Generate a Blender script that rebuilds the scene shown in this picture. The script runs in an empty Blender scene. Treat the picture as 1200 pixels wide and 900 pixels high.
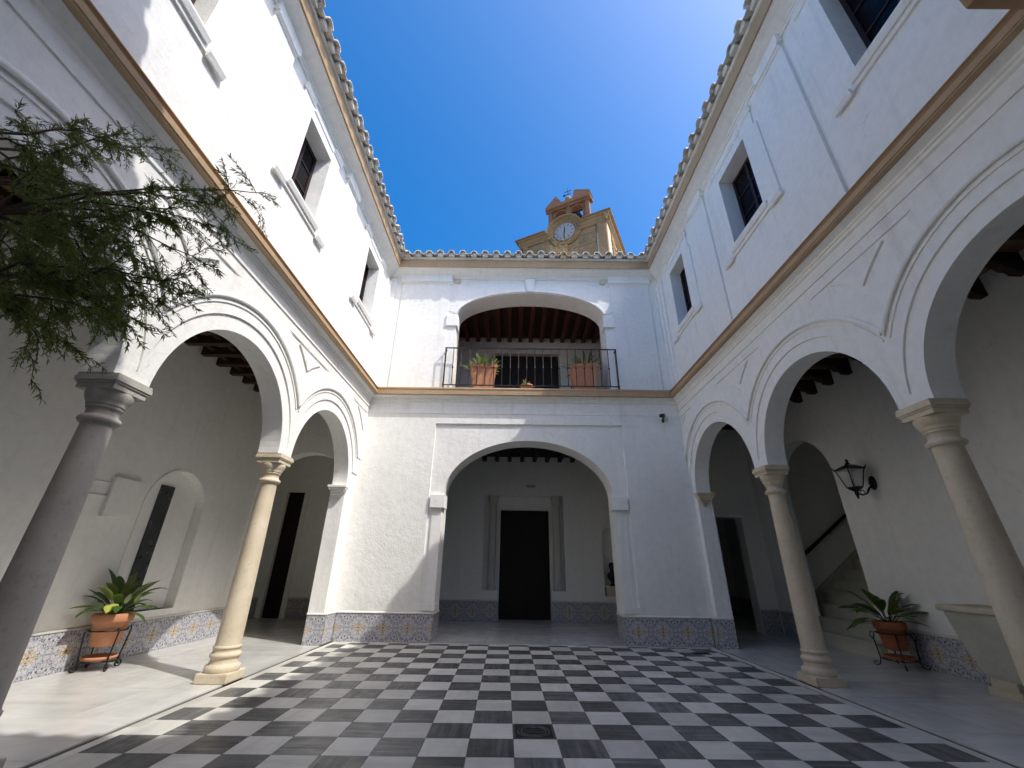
import bpy, bmesh, math, random
from math import sin, cos, pi, sqrt, radians, atan2
from mathutils import Vector, Matrix
from mathutils.geometry import tessellate_polygon

random.seed(7)
SC = bpy.context.scene
COL = SC.collection

# ------------------------------------------------------------------ camera
CAM_LOC = Vector((-0.012, 0.0, 1.432))
F_PX, PITCH, ROLL, YAW = 480.3, 0.4209, -0.0149, 0.0070
RZ = Matrix.Rotation(YAW, 3, 'Z'); RX = Matrix.Rotation(PITCH, 3, 'X')
RY = Matrix(((cos(ROLL), 0, sin(ROLL)), (0, 1, 0), (-sin(ROLL), 0, cos(ROLL))))
CM = RZ @ RX @ RY                       # columns: right, forward, up
cam = bpy.data.cameras.new('camera')
cam.sensor_fit = 'HORIZONTAL'; cam.sensor_width = 36.0
cam.lens = F_PX / 1200.0 * 36.0
cam.clip_start = 0.02; cam.clip_end = 2000
camo = bpy.data.objects.new('camera', cam); COL.objects.link(camo)
R = Matrix((CM.col[0], CM.col[2], -CM.col[1])).transposed()
camo.matrix_world = Matrix.Translation(CAM_LOC) @ R.to_4x4()
SC.camera = camo

# ------------------------------------------------------------------ sky, sun, exposure
SUN = Vector((0.687, -0.38, 1.0)).normalized()      # towards the sun
EL = math.asin(SUN.z); AZ = atan2(SUN.x, SUN.y)
w = bpy.data.worlds.new('World'); SC.world = w; w.use_nodes = True
nt = w.node_tree; nt.nodes.clear()
sk = nt.nodes.new('ShaderNodeTexSky'); sk.sky_type = 'NISHITA'; sk.sun_disc = False
sk.sun_elevation = EL; sk.sun_rotation = AZ; sk.altitude = 100; sk.air_density = 1.0; sk.dust_density = 3.6; sk.ozone_density = 3.0
bg = nt.nodes.new('ShaderNodeBackground'); bg.inputs['Strength'].default_value = 0.15
wo = nt.nodes.new('ShaderNodeOutputWorld')
hs = nt.nodes.new('ShaderNodeHueSaturation'); hs.inputs['Saturation'].default_value = 1.5; hs.inputs['Value'].default_value = 1.0
nt.links.new(sk.outputs[0], hs.inputs['Color']); nt.links.new(hs.outputs[0], bg.inputs[0]); nt.links.new(bg.outputs[0], wo.inputs[0])
sl = bpy.data.lights.new('sun', 'SUN'); sl.energy = 2.0; sl.angle = radians(0.53); sl.color = (1.0, 0.97, 0.91)
so = bpy.data.objects.new('sun', sl); COL.objects.link(so)
so.rotation_euler = SUN.to_track_quat('Z', 'Y').to_euler(); so.location = (20, -12, 30)
vs = SC.view_settings; vs.view_transform = 'Standard'; vs.look = 'None'; vs.gamma = 1.0; vs.exposure = 1.0; vs.use_curve_mapping = False
SC.cycles.max_bounces = 16; SC.cycles.diffuse_bounces = 14; SC.cycles.glossy_bounces = 4
SC.cycles.use_denoising = True
SC.cycles.caustics_reflective = False; SC.cycles.caustics_refractive = False

# ------------------------------------------------------------------ main dimensions (metres)
XL, XR, YB, YS = -3.72, 4.17, 9.82, 0.42     # faces of the four courtyard walls
TH = 0.37                                    # arcade wall thickness
ZS = 3.05                                    # arch springing
WL, WR = -6.38, 6.85                         # gallery rear walls
ZCEIL = 5.46
ZTOP = 9.40
L_COLS = [0.73, 3.65, 6.60]; L_END = 9.33
R_COLS = [1.08, 4.03, 6.97]; R_END = 9.66
HW = 0.20                                    # half abacus

# ------------------------------------------------------------------ materials
MATS = {}
def mat(name, color, rough=0.8, spec=0.3, metal=0.0):
    m = bpy.data.materials.new(name); m.use_nodes = True
    b = m.node_tree.nodes['Principled BSDF']
    b.inputs['Base Color'].default_value = (*color, 1); b.inputs['Roughness'].default_value = rough
    b.inputs['Specular IOR Level'].default_value = spec; b.inputs['Metallic'].default_value = metal
    MATS[name] = m
    return m, m.node_tree, b
def N(nt, t, **kw):
    n = nt.nodes.new(t)
    for k, v in kw.items():
        if k in n.inputs.keys(): n.inputs[k].default_value = v
        else: setattr(n, k, v)
    return n
def ramp(nt, src, stops):
    r = nt.nodes.new('ShaderNodeValToRGB'); nt.links.new(src, r.inputs[0])
    els = r.color_ramp.elements
    while len(els) < len(stops): els.new(0.5)
    for e, (p, c) in reversed(list(zip(list(els), stops))): e.position = p; e.color = (*c, 1) if len(c) == 3 else c
    return r
def noise(nt, vec, scale, detail=4, rough=0.55, dist=0.0):
    n = N(nt, 'ShaderNodeTexNoise', Scale=scale, Detail=detail, Roughness=rough, Distortion=dist)
    if vec is not None: nt.links.new(vec, n.inputs['Vector'])
    return n
def mix(nt, a, b, f, mode='MIX'):
    m = nt.nodes.new('ShaderNodeMix'); m.data_type = 'RGBA'; m.blend_type = mode
    for s, v in (('A', a), ('B', b)):
        i = m.inputs[6] if s == 'A' else m.inputs[7]
        if isinstance(v, tuple): i.default_value = (*v, 1)
        else: nt.links.new(v, i)
    if isinstance(f, (int, float)): m.inputs[0].default_value = f
    else: nt.links.new(f, m.inputs[0])
    return m.outputs[2]
def math_(nt, op, a, b=None, c=None, clamp=False):
    m = nt.nodes.new('ShaderNodeMath'); m.operation = op; m.use_clamp = clamp
    for i, v in enumerate((a, b, c)):
        if v is None: continue
        if isinstance(v, (int, float)): m.inputs[i].default_value = v
        else: nt.links.new(v, m.inputs[i])
    return m.outputs[0]
def bump(nt, b, h, strength=0.2, dist=0.01, prev=None):
    n = nt.nodes.new('ShaderNodeBump'); n.inputs['Strength'].default_value = strength; n.inputs['Distance'].default_value = dist
    nt.links.new(h, n.inputs['Height'])
    if prev is not None: nt.links.new(prev, n.inputs['Normal'])
    nt.links.new(n.outputs[0], b.inputs['Normal'])
    return n.outputs[0]
def geo(nt): return nt.nodes.new('ShaderNodeNewGeometry').outputs['Position']

def plaster(name, c1, c2, rough_amt=0.35, stain=(0.62, 0.60, 0.54)):
    m, nt, b = mat(name, c1, 0.9, 0.15)
    P = geo(nt)
    n1 = noise(nt, P, 0.9, 5, 0.6, 0.4); n2 = noise(nt, P, 9, 6, 0.65); n3 = noise(nt, P, 60, 4, 0.6)
    mp = N(nt, 'ShaderNodeMapping'); mp.inputs['Scale'].default_value = (5, 5, 0.45); nt.links.new(P, mp.inputs[0])
    n4 = noise(nt, mp.outputs[0], 1.0, 6, 0.65)
    base = mix(nt, c1, c2, ramp(nt, n1.outputs[0], [(0.35, (0,)*3), (0.7, (1,)*3)]).outputs[0])
    streak = ramp(nt, n4.outputs[0], [(0.54, (0,)*3), (0.78, (0.45,)*3)])
    col = mix(nt, base, stain, streak.outputs[0])
    fine = ramp(nt, n2.outputs[0], [(0.3, (0.93,)*3), (0.6, (1,)*3)])
    col = mix(nt, col, fine.outputs[0], 1.0, 'MULTIPLY')
    wv = N(nt, 'ShaderNodeVectorMath'); wv.operation = 'MULTIPLY_ADD'; nt.links.new(noise(nt, P, 1.7, 4, 0.6).outputs['Color'], wv.inputs[0]); wv.inputs[1].default_value = (0.45, 0.45, 0.45); nt.links.new(P, wv.inputs[2])
    v = N(nt, 'ShaderNodeTexVoronoi', Scale=0.75); v.feature = 'DISTANCE_TO_EDGE'; nt.links.new(wv.outputs[0], v.inputs['Vector'])
    crack = math_(nt, 'MULTIPLY', math_(nt, 'LESS_THAN', v.outputs[0], 0.0025), math_(nt, 'GREATER_THAN', n1.outputs[0], 0.58))
    col = mix(nt, col, (0.36, 0.35, 0.32), math_(nt, 'MULTIPLY', crack, 0.3))
    nt.links.new(col, b.inputs['Base Color'])
    h = math_(nt, 'ADD', math_(nt, 'MULTIPLY', n2.outputs[0], 1.0), math_(nt, 'MULTIPLY', n3.outputs[0], 0.25))
    h = math_(nt, 'MULTIPLY', h, ramp(nt, noise(nt, P, 0.6, 3).outputs[0], [(0.35, (0.25,)*3), (0.65, (1.1,)*3)]).outputs[0])
    h = math_(nt, 'ADD', h, math_(nt, 'MULTIPLY', n1.outputs[0], 2.0))
    bump(nt, b, h, rough_amt, 0.02)
    return m
plaster('plaster', (0.885, 0.88, 0.845), (0.85, 0.848, 0.815), 0.42)
plaster('plaster_old', (0.885, 0.88, 0.845), (0.83, 0.828, 0.79), 0.6, (0.66, 0.64, 0.58))
plaster('plaster_in', (0.88, 0.875, 0.835), (0.85, 0.845, 0.81), 0.2, (0.7, 0.69, 0.66))
plaster('plaster_shade', (0.66, 0.655, 0.62), (0.58, 0.575, 0.545), 0.3, (0.5, 0.49, 0.46))  # darker copy of the interior plaster; the loggia's shade is put into the colour
plaster('mortar', (0.76, 0.75, 0.70), (0.62, 0.61, 0.56), 0.8, (0.35, 0.33, 0.28))
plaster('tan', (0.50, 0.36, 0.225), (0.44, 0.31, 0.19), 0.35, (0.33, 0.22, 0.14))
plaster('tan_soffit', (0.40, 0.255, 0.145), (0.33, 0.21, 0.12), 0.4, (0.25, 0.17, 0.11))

def stone(name, c1, c2, c3, rough=0.7, sc=1.0, b_=0.35):
    m, nt, b = mat(name, c1, rough, 0.3)
    P = geo(nt)
    n1 = noise(nt, P, 2.2*sc, 6, 0.62, 0.6); n2 = noise(nt, P, 18*sc, 6, 0.7); n3 = noise(nt, P, 120*sc, 3)
    c = mix(nt, c1, c2, ramp(nt, n1.outputs[0], [(0.35, (0,)*3), (0.68, (1,)*3)]).outputs[0])
    c = mix(nt, c, c3, ramp(nt, n2.outputs[0], [(0.52, (0,)*3), (0.78, (0.75,)*3)]).outputs[0])
    nt.links.new(c, b.inputs['Base Color'])
    h = math_(nt, 'ADD', n2.outputs[0], math_(nt, 'MULTIPLY', n3.outputs[0], 0.4))
    bump(nt, b, h, b_, 0.008)
    return m
stone('column_stone', (0.60, 0.51, 0.37), (0.69, 0.61, 0.47), (0.47, 0.37, 0.25), 0.55)
stone('column_grey', (0.42, 0.40, 0.355), (0.49, 0.465, 0.415), (0.30, 0.275, 0.24), 0.6)  # greyer and darker tone than the other columns
stone('pale_stone', (0.55, 0.535, 0.49), (0.60, 0.585, 0.54), (0.45, 0.43, 0.39), 0.65)
stone('basin_stone', (0.55, 0.53, 0.44), (0.46, 0.45, 0.37), (0.36, 0.36, 0.29), 0.6, 1.4)
stone('church_stone', (0.38, 0.265, 0.145), (0.27, 0.18, 0.095), (0.11, 0.075, 0.045), 0.9, 0.28, 1.0)
stone('church_brick', (0.25, 0.125, 0.072), (0.31, 0.18, 0.105), (0.09, 0.05, 0.032), 0.9, 0.3, 1.0)
stone('church_pale', (0.66, 0.60, 0.48), (0.55, 0.48, 0.36), (0.35, 0.28, 0.19), 0.9, 0.7, 0.6)
stone('clock_white', (0.42, 0.41, 0.40), (0.35, 0.34, 0.35), (0.27, 0.26, 0.26), 0.7)
stone('terracotta', (0.47, 0.20, 0.105), (0.52, 0.25, 0.14), (0.56, 0.37, 0.26), 0.85, 2.0, 0.3)
stone('terracotta_dark', (0.34, 0.105, 0.045), (0.39, 0.13, 0.06), (0.25, 0.075, 0.035), 0.75, 2.0, 0.3)
stone('step_marble', (0.50, 0.50, 0.42), (0.44, 0.44, 0.36), (0.34, 0.33, 0.25), 0.35, 1.0, 0.1)
stone('ground', (0.17, 0.14, 0.10), (0.22, 0.18, 0.13), (0.11, 0.10, 0.07), 0.95, 0.3)
stone('soil', (0.05, 0.035, 0.022), (0.07, 0.05, 0.03), (0.03, 0.02, 0.015), 0.95, 4, 0.8)

def rooftile(name):
    m, nt, b = mat(name, (0.4, 0.3, 0.2), 0.9, 0.15)
    P = geo(nt); oi = nt.nodes.new('ShaderNodeObjectInfo')
    n1 = noise(nt, P, 7, 6, 0.7); n2 = noise(nt, P, 30, 5, 0.65)
    c = mix(nt, (0.36, 0.235, 0.15), (0.44, 0.36, 0.27), oi.outputs['Random'])
    c = mix(nt, c, (0.74, 0.72, 0.66), ramp(nt, n1.outputs[0], [(0.30, (0,)*3), (0.52, (0.95,)*3)]).outputs[0])
    c = mix(nt, c, (0.13, 0.12, 0.09), ramp(nt, n2.outputs[0], [(0.56, (0,)*3), (0.74, (0.7,)*3)]).outputs[0])
    nt.links.new(c, b.inputs['Base Color']); bump(nt, b, n2.outputs[0], 0.7, 0.008)
rooftile('roof_tile')

def marble(name, c1, c2, vein, rough, axis_scale, var=0.15, polished=0.5):
    m, nt, b = mat(name, c1, rough, polished)
    P = geo(nt); oi = nt.nodes.new('ShaderNodeObjectInfo')
    off = N(nt, 'ShaderNodeVectorMath'); off.operation = 'ADD'
    sc = N(nt, 'ShaderNodeVectorMath'); sc.operation = 'SCALE'
    cmb = nt.nodes.new('ShaderNodeCombineXYZ')
    for i in range(3): nt.links.new(oi.outputs['Random'], cmb.inputs[i])
    nt.links.new(cmb.outputs[0], sc.inputs[0]); sc.inputs['Scale'].default_value = 37.0
    rot = N(nt, 'ShaderNodeVectorRotate'); rot.rotation_type = 'Z_AXIS'
    nt.links.new(P, rot.inputs['Vector'])
    # the veins of one piece run along it or across it
    q = math_(nt, 'MULTIPLY', math_(nt, 'GREATER_THAN', math_(nt, 'FRACT', math_(nt, 'MULTIPLY', oi.outputs['Random'], 13.7)), 0.55), pi/2)
    nt.links.new(q, rot.inputs['Angle'])
    nt.links.new(rot.outputs[0], off.inputs[0]); nt.links.new(sc.outputs[0], off.inputs[1])
    mp = N(nt, 'ShaderNodeMapping'); mp.inputs['Scale'].default_value = axis_scale; nt.links.new(off.outputs[0], mp.inputs[0])
    n1 = noise(nt, mp.outputs[0], 1.0, 7, 0.62, 0.35); n2 = noise(nt, off.outputs[0], 2.0, 4, 0.6, 0.8)
    c = mix(nt, c1, c2, ramp(nt, n1.outputs[0], [(0.36, (0,)*3), (0.66, (1,)*3)]).outputs[0])
    c = mix(nt, c, vein, ramp(nt, n1.outputs[0], [(0.60, (0,)*3), (0.70, (0.55,)*3), (0.75, (0,)*3)]).outputs[0])
    br = ramp(nt, oi.outputs['Random'], [(0, (1-var,)*3), (1, (1+var*0.4,)*3)])
    c = mix(nt, c, br.outputs[0], 1.0, 'MULTIPLY')
    dirt = ramp(nt, noise(nt, P, 1.3, 6, 0.65).outputs[0], [(0.3, (0.80,)*3), (0.65, (1,)*3)])
    c = mix(nt, c, dirt.outputs[0], 1.0, 'MULTIPLY')
    nt.links.new(c, b.inputs['Base Color'])
    rr = ramp(nt, noise(nt, P, 6, 5, 0.65).outputs[0], [(0.3, (rough*0.8,)*3), (0.7, (min(1, rough*1.5),)*3)])
    nt.links.new(rr.outputs[0], b.inputs['Roughness'])
    bump(nt, b, n2.outputs[0], 0.03, 0.004)
marble('tile_white', (0.70, 0.68, 0.61), (0.61, 0.595, 0.54), (0.50, 0.50, 0.46), 0.42, (1.2, 9, 3), 0.18, 0.35)
marble('tile_grey', (0.075, 0.077, 0.075), (0.20, 0.20, 0.192), (0.38, 0.38, 0.365), 0.36, (1.3, 20, 3), 0.30, 0.35)
marble('slab', (0.72, 0.715, 0.675), (0.60, 0.60, 0.57), (0.50, 0.51, 0.50), 0.16, (0.5, 3.0, 2), 0.08, 0.5)
marble('dark_marble', (0.028, 0.032, 0.034), (0.05, 0.055, 0.058), (0.42, 0.43, 0.43), 0.3, (7, 7, 7), 0.1, 0.5)

def azulejo():
    m, nt, b = mat('azulejo', (0.7, 0.7, 0.68), 0.22, 0.5)
    uvn = nt.nodes.new('ShaderNodeUVMap'); uvn.uv_map = 'UVMap'
    sep = nt.nodes.new('ShaderNodeSeparateXYZ')
    wob = noise(nt, uvn.outputs[0], 6, 2); wv = N(nt, 'ShaderNodeVectorMath'); wv.operation = 'MULTIPLY_ADD'
    nt.links.new(wob.outputs['Color'], wv.inputs[0]); wv.inputs[1].default_value = (0.05, 0.05, 0); nt.links.new(uvn.outputs[0], wv.inputs[2])
    nt.links.new(wv.outputs[0], sep.inputs[0])
    x = math_(nt, 'SUBTRACT', sep.outputs[0], 0.025); y = math_(nt, 'SUBTRACT', sep.outputs[1], 0.025)
    r = math_(nt, 'SQRT', math_(nt, 'ADD', math_(nt, 'MULTIPLY', x, x), math_(nt, 'MULTIPLY', y, y)))
    th = math_(nt, 'ARCTAN2', y, x)
    x2 = math_(nt, 'SUBTRACT', 1.0, x); y2 = math_(nt, 'SUBTRACT', 1.0, y)
    r2 = math_(nt, 'SQRT', math_(nt, 'ADD', math_(nt, 'MULTIPLY', x2, x2), math_(nt, 'MULTIPLY', y2, y2)))
    th2 = math_(nt, 'ARCTAN2', y2, x2)
    def line(v, c, wd): # 1 near v == c
        return math_(nt, 'LESS_THAN', math_(nt, 'ABSOLUTE', math_(nt, 'SUBTRACT', v, c)), wd)
    def mx(*a):
        o = a[0]
        for k in a[1:]: o = math_(nt, 'MAXIMUM', o, k)
        return o
    def mul(*a):
        o = a[0]
        for k in a[1:]: o = math_(nt, 'MULTIPLY', o, k)
        return o
    c8 = math_(nt, 'COSINE', math_(nt, 'MULTIPLY', th, 8)); c6 = math_(nt, 'COSINE', math_(nt, 'MULTIPLY', th2, 8))
    cv = nt.nodes.new('ShaderNodeCombineXYZ'); nt.links.new(x, cv.inputs[0]); nt.links.new(y, cv.inputs[1])
    def voro(scale, feat, off):
        v = N(nt, 'ShaderNodeTexVoronoi'); v.feature = feat; v.voronoi_dimensions = '2D'; v.inputs['Scale'].default_value = scale
        o_ = N(nt, 'ShaderNodeVectorMath'); o_.operation = 'ADD'; o_.inputs[1].default_value = (off, off*1.7, 0); nt.links.new(cv.outputs[0], o_.inputs[0]); nt.links.new(o_.outputs[0], v.inputs['Vector']); return v
    e1 = voro(3.6, 'DISTANCE_TO_EDGE', 3.1); veins = math_(nt, 'LESS_THAN', e1.outputs[0], 0.045)
    e2 = voro(7.5, 'F1', 8.2); strokes = mul(math_(nt, 'LESS_THAN', e2.outputs[0], 0.26), math_(nt, 'GREATER_THAN', noise(nt, cv.outputs[0], 3.1, 2).outputs[0], 0.50))
    e3 = voro(6.0, 'F1', 1.3); blobs = mul(math_(nt, 'LESS_THAN', e3.outputs[0], 0.36), math_(nt, 'LESS_THAN', r, 0.36))
    arcs = mx(line(r, 0.80, 0.02), line(r2, 0.62, 0.016), math_(nt, 'LESS_THAN', math_(nt, 'ABSOLUTE', math_(nt, 'SUBTRACT', x, y)), 0.016))
    leafy = mul(line(r2, 0.36, 0.05), math_(nt, 'GREATER_THAN', c6, 0.3))
    base = mix(nt, (0.60, 0.59, 0.57), (0.50, 0.49, 0.50), noise(nt, geo(nt), 9, 4).outputs[0])
    wash = ramp(nt, noise(nt, cv.outputs[0], 4.0, 3).outputs[0], [(0.40, (0,)*3), (0.62, (0.75,)*3)])
    col = mix(nt, base, (0.37, 0.37, 0.42), wash.outputs[0])
    col = mix(nt, col, (0.55, 0.47, 0.33), math_(nt, 'MULTIPLY', math_(nt, 'LESS_THAN', r, 0.36), 0.4))
    col = mix(nt, col, (0.19, 0.20, 0.30), math_(nt, 'MULTIPLY', mx(veins, arcs), 0.7))
    col = mix(nt, col, (0.035, 0.045, 0.10), math_(nt, 'MULTIPLY', mx(strokes, leafy), 0.85))
    col = mix(nt, col, (0.56, 0.38, 0.12), math_(nt, 'MULTIPLY', blobs, 0.85))
    col = mix(nt, col, (0.25, 0.10, 0.05), math_(nt, 'MULTIPLY', math_(nt, 'LESS_THAN', r, 0.07), 0.8))
    nt.links.new(col, b.inputs['Base Color'])
    n = noise(nt, geo(nt), 25, 3); bump(nt, b, n.outputs[0], 0.05, 0.004)
azulejo()

def wood(name, c1, c2, rough=0.6):
    m, nt, b = mat(name, c1, rough, 0.3)
    tc = nt.nodes.new('ShaderNodeTexCoord')
    mp = N(nt, 'ShaderNodeMapping'); mp.inputs['Scale'].default_value = (2, 14, 14); nt.links.new(tc.outputs['Object'], mp.inputs[0])
    n = noise(nt, mp.outputs[0], 2, 6, 0.65, 0.5)
    nt.links.new(mix(nt, c1, c2, n.outputs[0]), b.inputs['Base Color']); bump(nt, b, n.outputs[0], 0.3, 0.005)
wood('beam_wood', (0.030, 0.016, 0.010), (0.065, 0.034, 0.020))
wood('loggia_wood', (0.055, 0.018, 0.011), (0.095, 0.034, 0.020))
wood('board_wood', (0.20, 0.105, 0.055), (0.28, 0.155, 0.085))
wood('door_wood', (0.012, 0.008, 0.006), (0.022, 0.014, 0.010))
wood('window_wood', (0.020, 0.010, 0.010), (0.035, 0.016, 0.015))
mat('iron', (0.012, 0.012, 0.013), 0.45, 0.5, 0.3)
mat('glass_dark', (0.006, 0.006, 0.007), 0.2, 0.06)
mat('plastic_dark', (0.02, 0.02, 0.022), 0.4, 0.5)
mat('plastic_white', (0.6, 0.6, 0.58), 0.4, 0.5)
mat('bronze', (0.035, 0.036, 0.034), 0.5, 0.5, 0.6)
mat('grate', (0.035, 0.035, 0.035), 0.5, 0.4, 0.6)
mat('grate_worn', (0.13, 0.13, 0.125), 0.45, 0.4, 0.5)
mat('grout', (0.20, 0.19, 0.165), 0.9)
mat('channel', (0.012, 0.011, 0.010), 0.9)
mat('curtain', (0.45, 0.24, 0.23), 0.9)
def lamp_glass():
    m, nt, b = mat('lamp_glass', (0.8, 0.8, 0.78), 0.25, 0.5); b.inputs['Alpha'].default_value = 0.28
lamp_glass()
def leafmat(name, c1, c2, trans=0.25, rough=0.4):
    m, nt, b = mat(name, c1, rough, 0.35)
    oi = nt.nodes.new('ShaderNodeObjectInfo'); n = noise(nt, geo(nt), 7, 3)
    f = math_(nt, 'ADD', math_(nt, 'MULTIPLY', oi.outputs['Random'], 0.6), math_(nt, 'MULTIPLY', n.outputs[0], 0.5), clamp=True)
    c = mix(nt, c1, c2, f); nt.links.new(c, b.inputs['Base Color'])
    tr = nt.nodes.new('ShaderNodeBsdfTranslucent'); nt.links.new(mix(nt, c, (0.25, 0.4, 0.05), 0.4), tr.inputs[0])
    ms = nt.nodes.new('ShaderNodeMixShader'); ms.inputs[0].default_value = trans
    out = nt.nodes['Material Output']
    nt.links.new(b.outputs[0], ms.inputs[1]); nt.links.new(tr.outputs[0], ms.inputs[2]); nt.links.new(ms.outputs[0], out.inputs[0])
leafmat('leaf_dark', (0.028, 0.062, 0.016), (0.065, 0.12, 0.03))
leafmat('leaf_yellow', (0.42, 0.48, 0.06), (0.50, 0.52, 0.10))
leafmat('leaf_pale', (0.22, 0.28, 0.11), (0.34, 0.38, 0.19))
leafmat('leaf_olive', (0.12, 0.14, 0.038), (0.24, 0.245, 0.08), 0.4)
leafmat('dry_grass', (0.42, 0.31, 0.15), (0.50, 0.38, 0.2), 0.2, 0.8)
wood('bark', (0.05, 0.035, 0.025), (0.09, 0.065, 0.045), 0.9)

# ------------------------------------------------------------------ building helpers
def Wm(o):
    if o.parent is None: return o.matrix_basis.copy()
    return Wm(o.parent) @ o.matrix_parent_inverse @ o.matrix_basis
def par(o, p):
    if p is not None:
        o.parent = p; o.matrix_parent_inverse = Wm(p).inverted()
    return o
def thing(name, loc, label, cat, group=None, kind=None):
    o = bpy.data.objects.new(name, None); COL.objects.link(o); o.location = loc; o.empty_display_size = 0.1
    o['label'] = label; o['category'] = cat
    if group: o['group'] = group
    if kind: o['kind'] = kind
    return o
def node(name, parent, loc=(0, 0, 0)):
    o = bpy.data.objects.new(name, None); COL.objects.link(o); o.location = loc; o.empty_display_size = 0.05
    return par(o, parent)
def obj(name, me, material, parent=None, M=None):
    if isinstance(material, str): material = MATS[material]
    if not me.materials: me.materials.append(material)
    o = bpy.data.objects.new(name, me); COL.objects.link(o)
    if M is not None: o.matrix_basis = M
    return par(o, parent)
def tag(o, label, cat, group=None):
    o['label'] = label; o['category'] = cat
    if group: o['group'] = group
    return o

class MB:
    def __init__(s): s.v = []; s.f = []; s.sm = []
    def add(s, vs, fs, smooth=False):
        k = len(s.v); s.v += [tuple(p) for p in vs]; s.f += [tuple(i + k for i in f) for f in fs]; s.sm += [smooth]*len(fs)
        return s
    def box(s, a, b, M=None):
        (x0, y0, z0), (x1, y1, z1) = a, b
        vs = [Vector(p) for p in ((x0,y0,z0),(x1,y0,z0),(x1,y1,z0),(x0,y1,z0),(x0,y0,z1),(x1,y0,z1),(x1,y1,z1),(x0,y1,z1))]
        if M is not None: vs = [M @ p for p in vs]
        return s.add(vs, [(0,3,2,1),(4,5,6,7),(0,1,5,4),(1,2,6,5),(2,3,7,6),(3,0,4,7)])
    def lathe(s, prof, c, n=32, axis='Z', M=None, a0=0, a1=2*pi, cap=True):
        full = abs(a1 - a0 - 2*pi) < 1e-6; m = n if full else n + 1
        vs = []
        for r, z in prof:
            for i in range(m):
                a = a0 + (a1-a0)*i/n; p = Vector((r*cos(a), r*sin(a), z))
                if M is not None: p = M @ p
                vs.append(p + Vector(c))
        fs = []
        for j in range(len(prof)-1):
            for i in range(n):
                i2 = (i+1) % m
                fs.append((j*m+i, j*m+i2, (j+1)*m+i2, (j+1)*m+i))
        s.add(vs, fs, True)
        if cap and full:
            s.add([vs[i] for i in range(m)], [tuple(range(m))[::-1]]); s.add([vs[(len(prof)-1)*m+i] for i in range(m)], [tuple(range(m))])
        return s
    def tube(s, pts, r, n=8, r1=None, closed=False):
        pts = [Vector(p) for p in pts]; k = len(pts); vs = []
        up = Vector((0.13, 0.21, 0.97))
        for i, p in enumerate(pts):
            if closed: t = pts[(i+1) % k] - pts[i-1]
            else: t = pts[min(i+1, k-1)] - pts[max(i-1, 0)]
            t.normalize()
            a = t.cross(up)
            if a.length < 0.05: a = t.cross(Vector((1, 0, 0)))
            a.normalize(); b = t.cross(a)
            rr = r if r1 is None else r + (r1-r)*i/max(1, k-1)
            for j in range(n):
                q = 2*pi*j/n; vs.append(p + a*(rr*cos(q)) + b*(rr*sin(q)))
        fs = []
        for i in range(k if closed else k-1):
            for j in range(n):
                i2 = (i+1) % k
                fs.append((i*n+j, i*n+(j+1) % n, i2*n+(j+1) % n, i2*n+j))
        if not closed:
            fs.append(tuple(range(n))[::-1]); fs.append(tuple((k-1)*n+j for j in range(n)))
        return s.add(vs, fs, True)
    def plate(s, F, outer, holes, d0, d1):
        """flat polygon (u,v) with holes, from depth d0 to d1, mapped by F(u,v,d)"""
        loops = [[Vector((p[0], p[1], 0)) for p in outer]] + [[Vector((p[0], p[1], 0)) for p in h] for h in holes]
        tris = tessellate_polygon(loops)
        flat = [p for l in loops for p in l]; n = len(flat)
        vs = [F(p.x, p.y, d1) for p in flat] + [F(p.x, p.y, d0) for p in flat]
        fs = [tuple(t) for t in tris] + [tuple(i+n for i in reversed(t)) for t in tris]
        k = 0
        for l in loops:
            m = len(l)
            for i in range(m):
                j = (i+1) % m; fs.append((k+i, k+j, k+j+n, k+i+n))
            k += m
        return s.add(vs, fs)
    def prism(s, F, prof, u0, u1, mitre0=0, mitre1=0):
        """profile [(d,v)] closed, extruded along u; ends mitred by d*mitre"""
        n = len(prof)
        vs = [F(u0 + mitre0*d, v, d) for d, v in prof] + [F(u1 - mitre1*d, v, d) for d, v in prof]
        fs = [(i, (i+1) % n, (i+1) % n + n, i + n) for i in range(n)]
        tr = tessellate_polygon([[Vector((d, v, 0)) for d, v in prof]])
        fs += [tuple(t) for t in tr] + [tuple(i+n for i in reversed(t)) for t in tr]
        return s.add(vs, fs)
    def mould(s, F, path, prof, closed=False):
        """sweep a profile [(offset, d)] along a path in the wall plane"""
        k = len(path); m = len(prof); vs = []
        P = [Vector((p[0], p[1])) for p in path]
        for i in range(k):
            if closed: a, b = P[i-1], P[(i+1) % k]
            else: a, b = P[max(i-1, 0)], P[min(i+1, k-1)]
            t1 = (P[i]-a).normalized() if (P[i]-a).length > 1e-9 else (b-P[i]).normalized()
            t2 = (b-P[i]).normalized() if (b-P[i]).length > 1e-9 else t1
            t = (t1+t2).normalized(); nn = Vector((-t.y, t.x)); q = max(0.35, nn.dot(Vector((-t1.y, t1.x))))
            for o, d in prof:
                p = P[i] + nn*(o/q); vs.append(F(p.x, p.y, d))
        fs = []
        for i in range(k if closed else k-1):
            for j in range(m):
                i2 = (i+1) % k; j2 = (j+1) % m
                fs.append((i*m+j, i*m+j2, i2*m+j2, i2*m+j))
        if not closed:
            fs.append(tuple(range(m))[::-1]); fs.append(tuple((k-1)*m+j for j in range(m)))
        return s.add(vs, fs)
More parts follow.
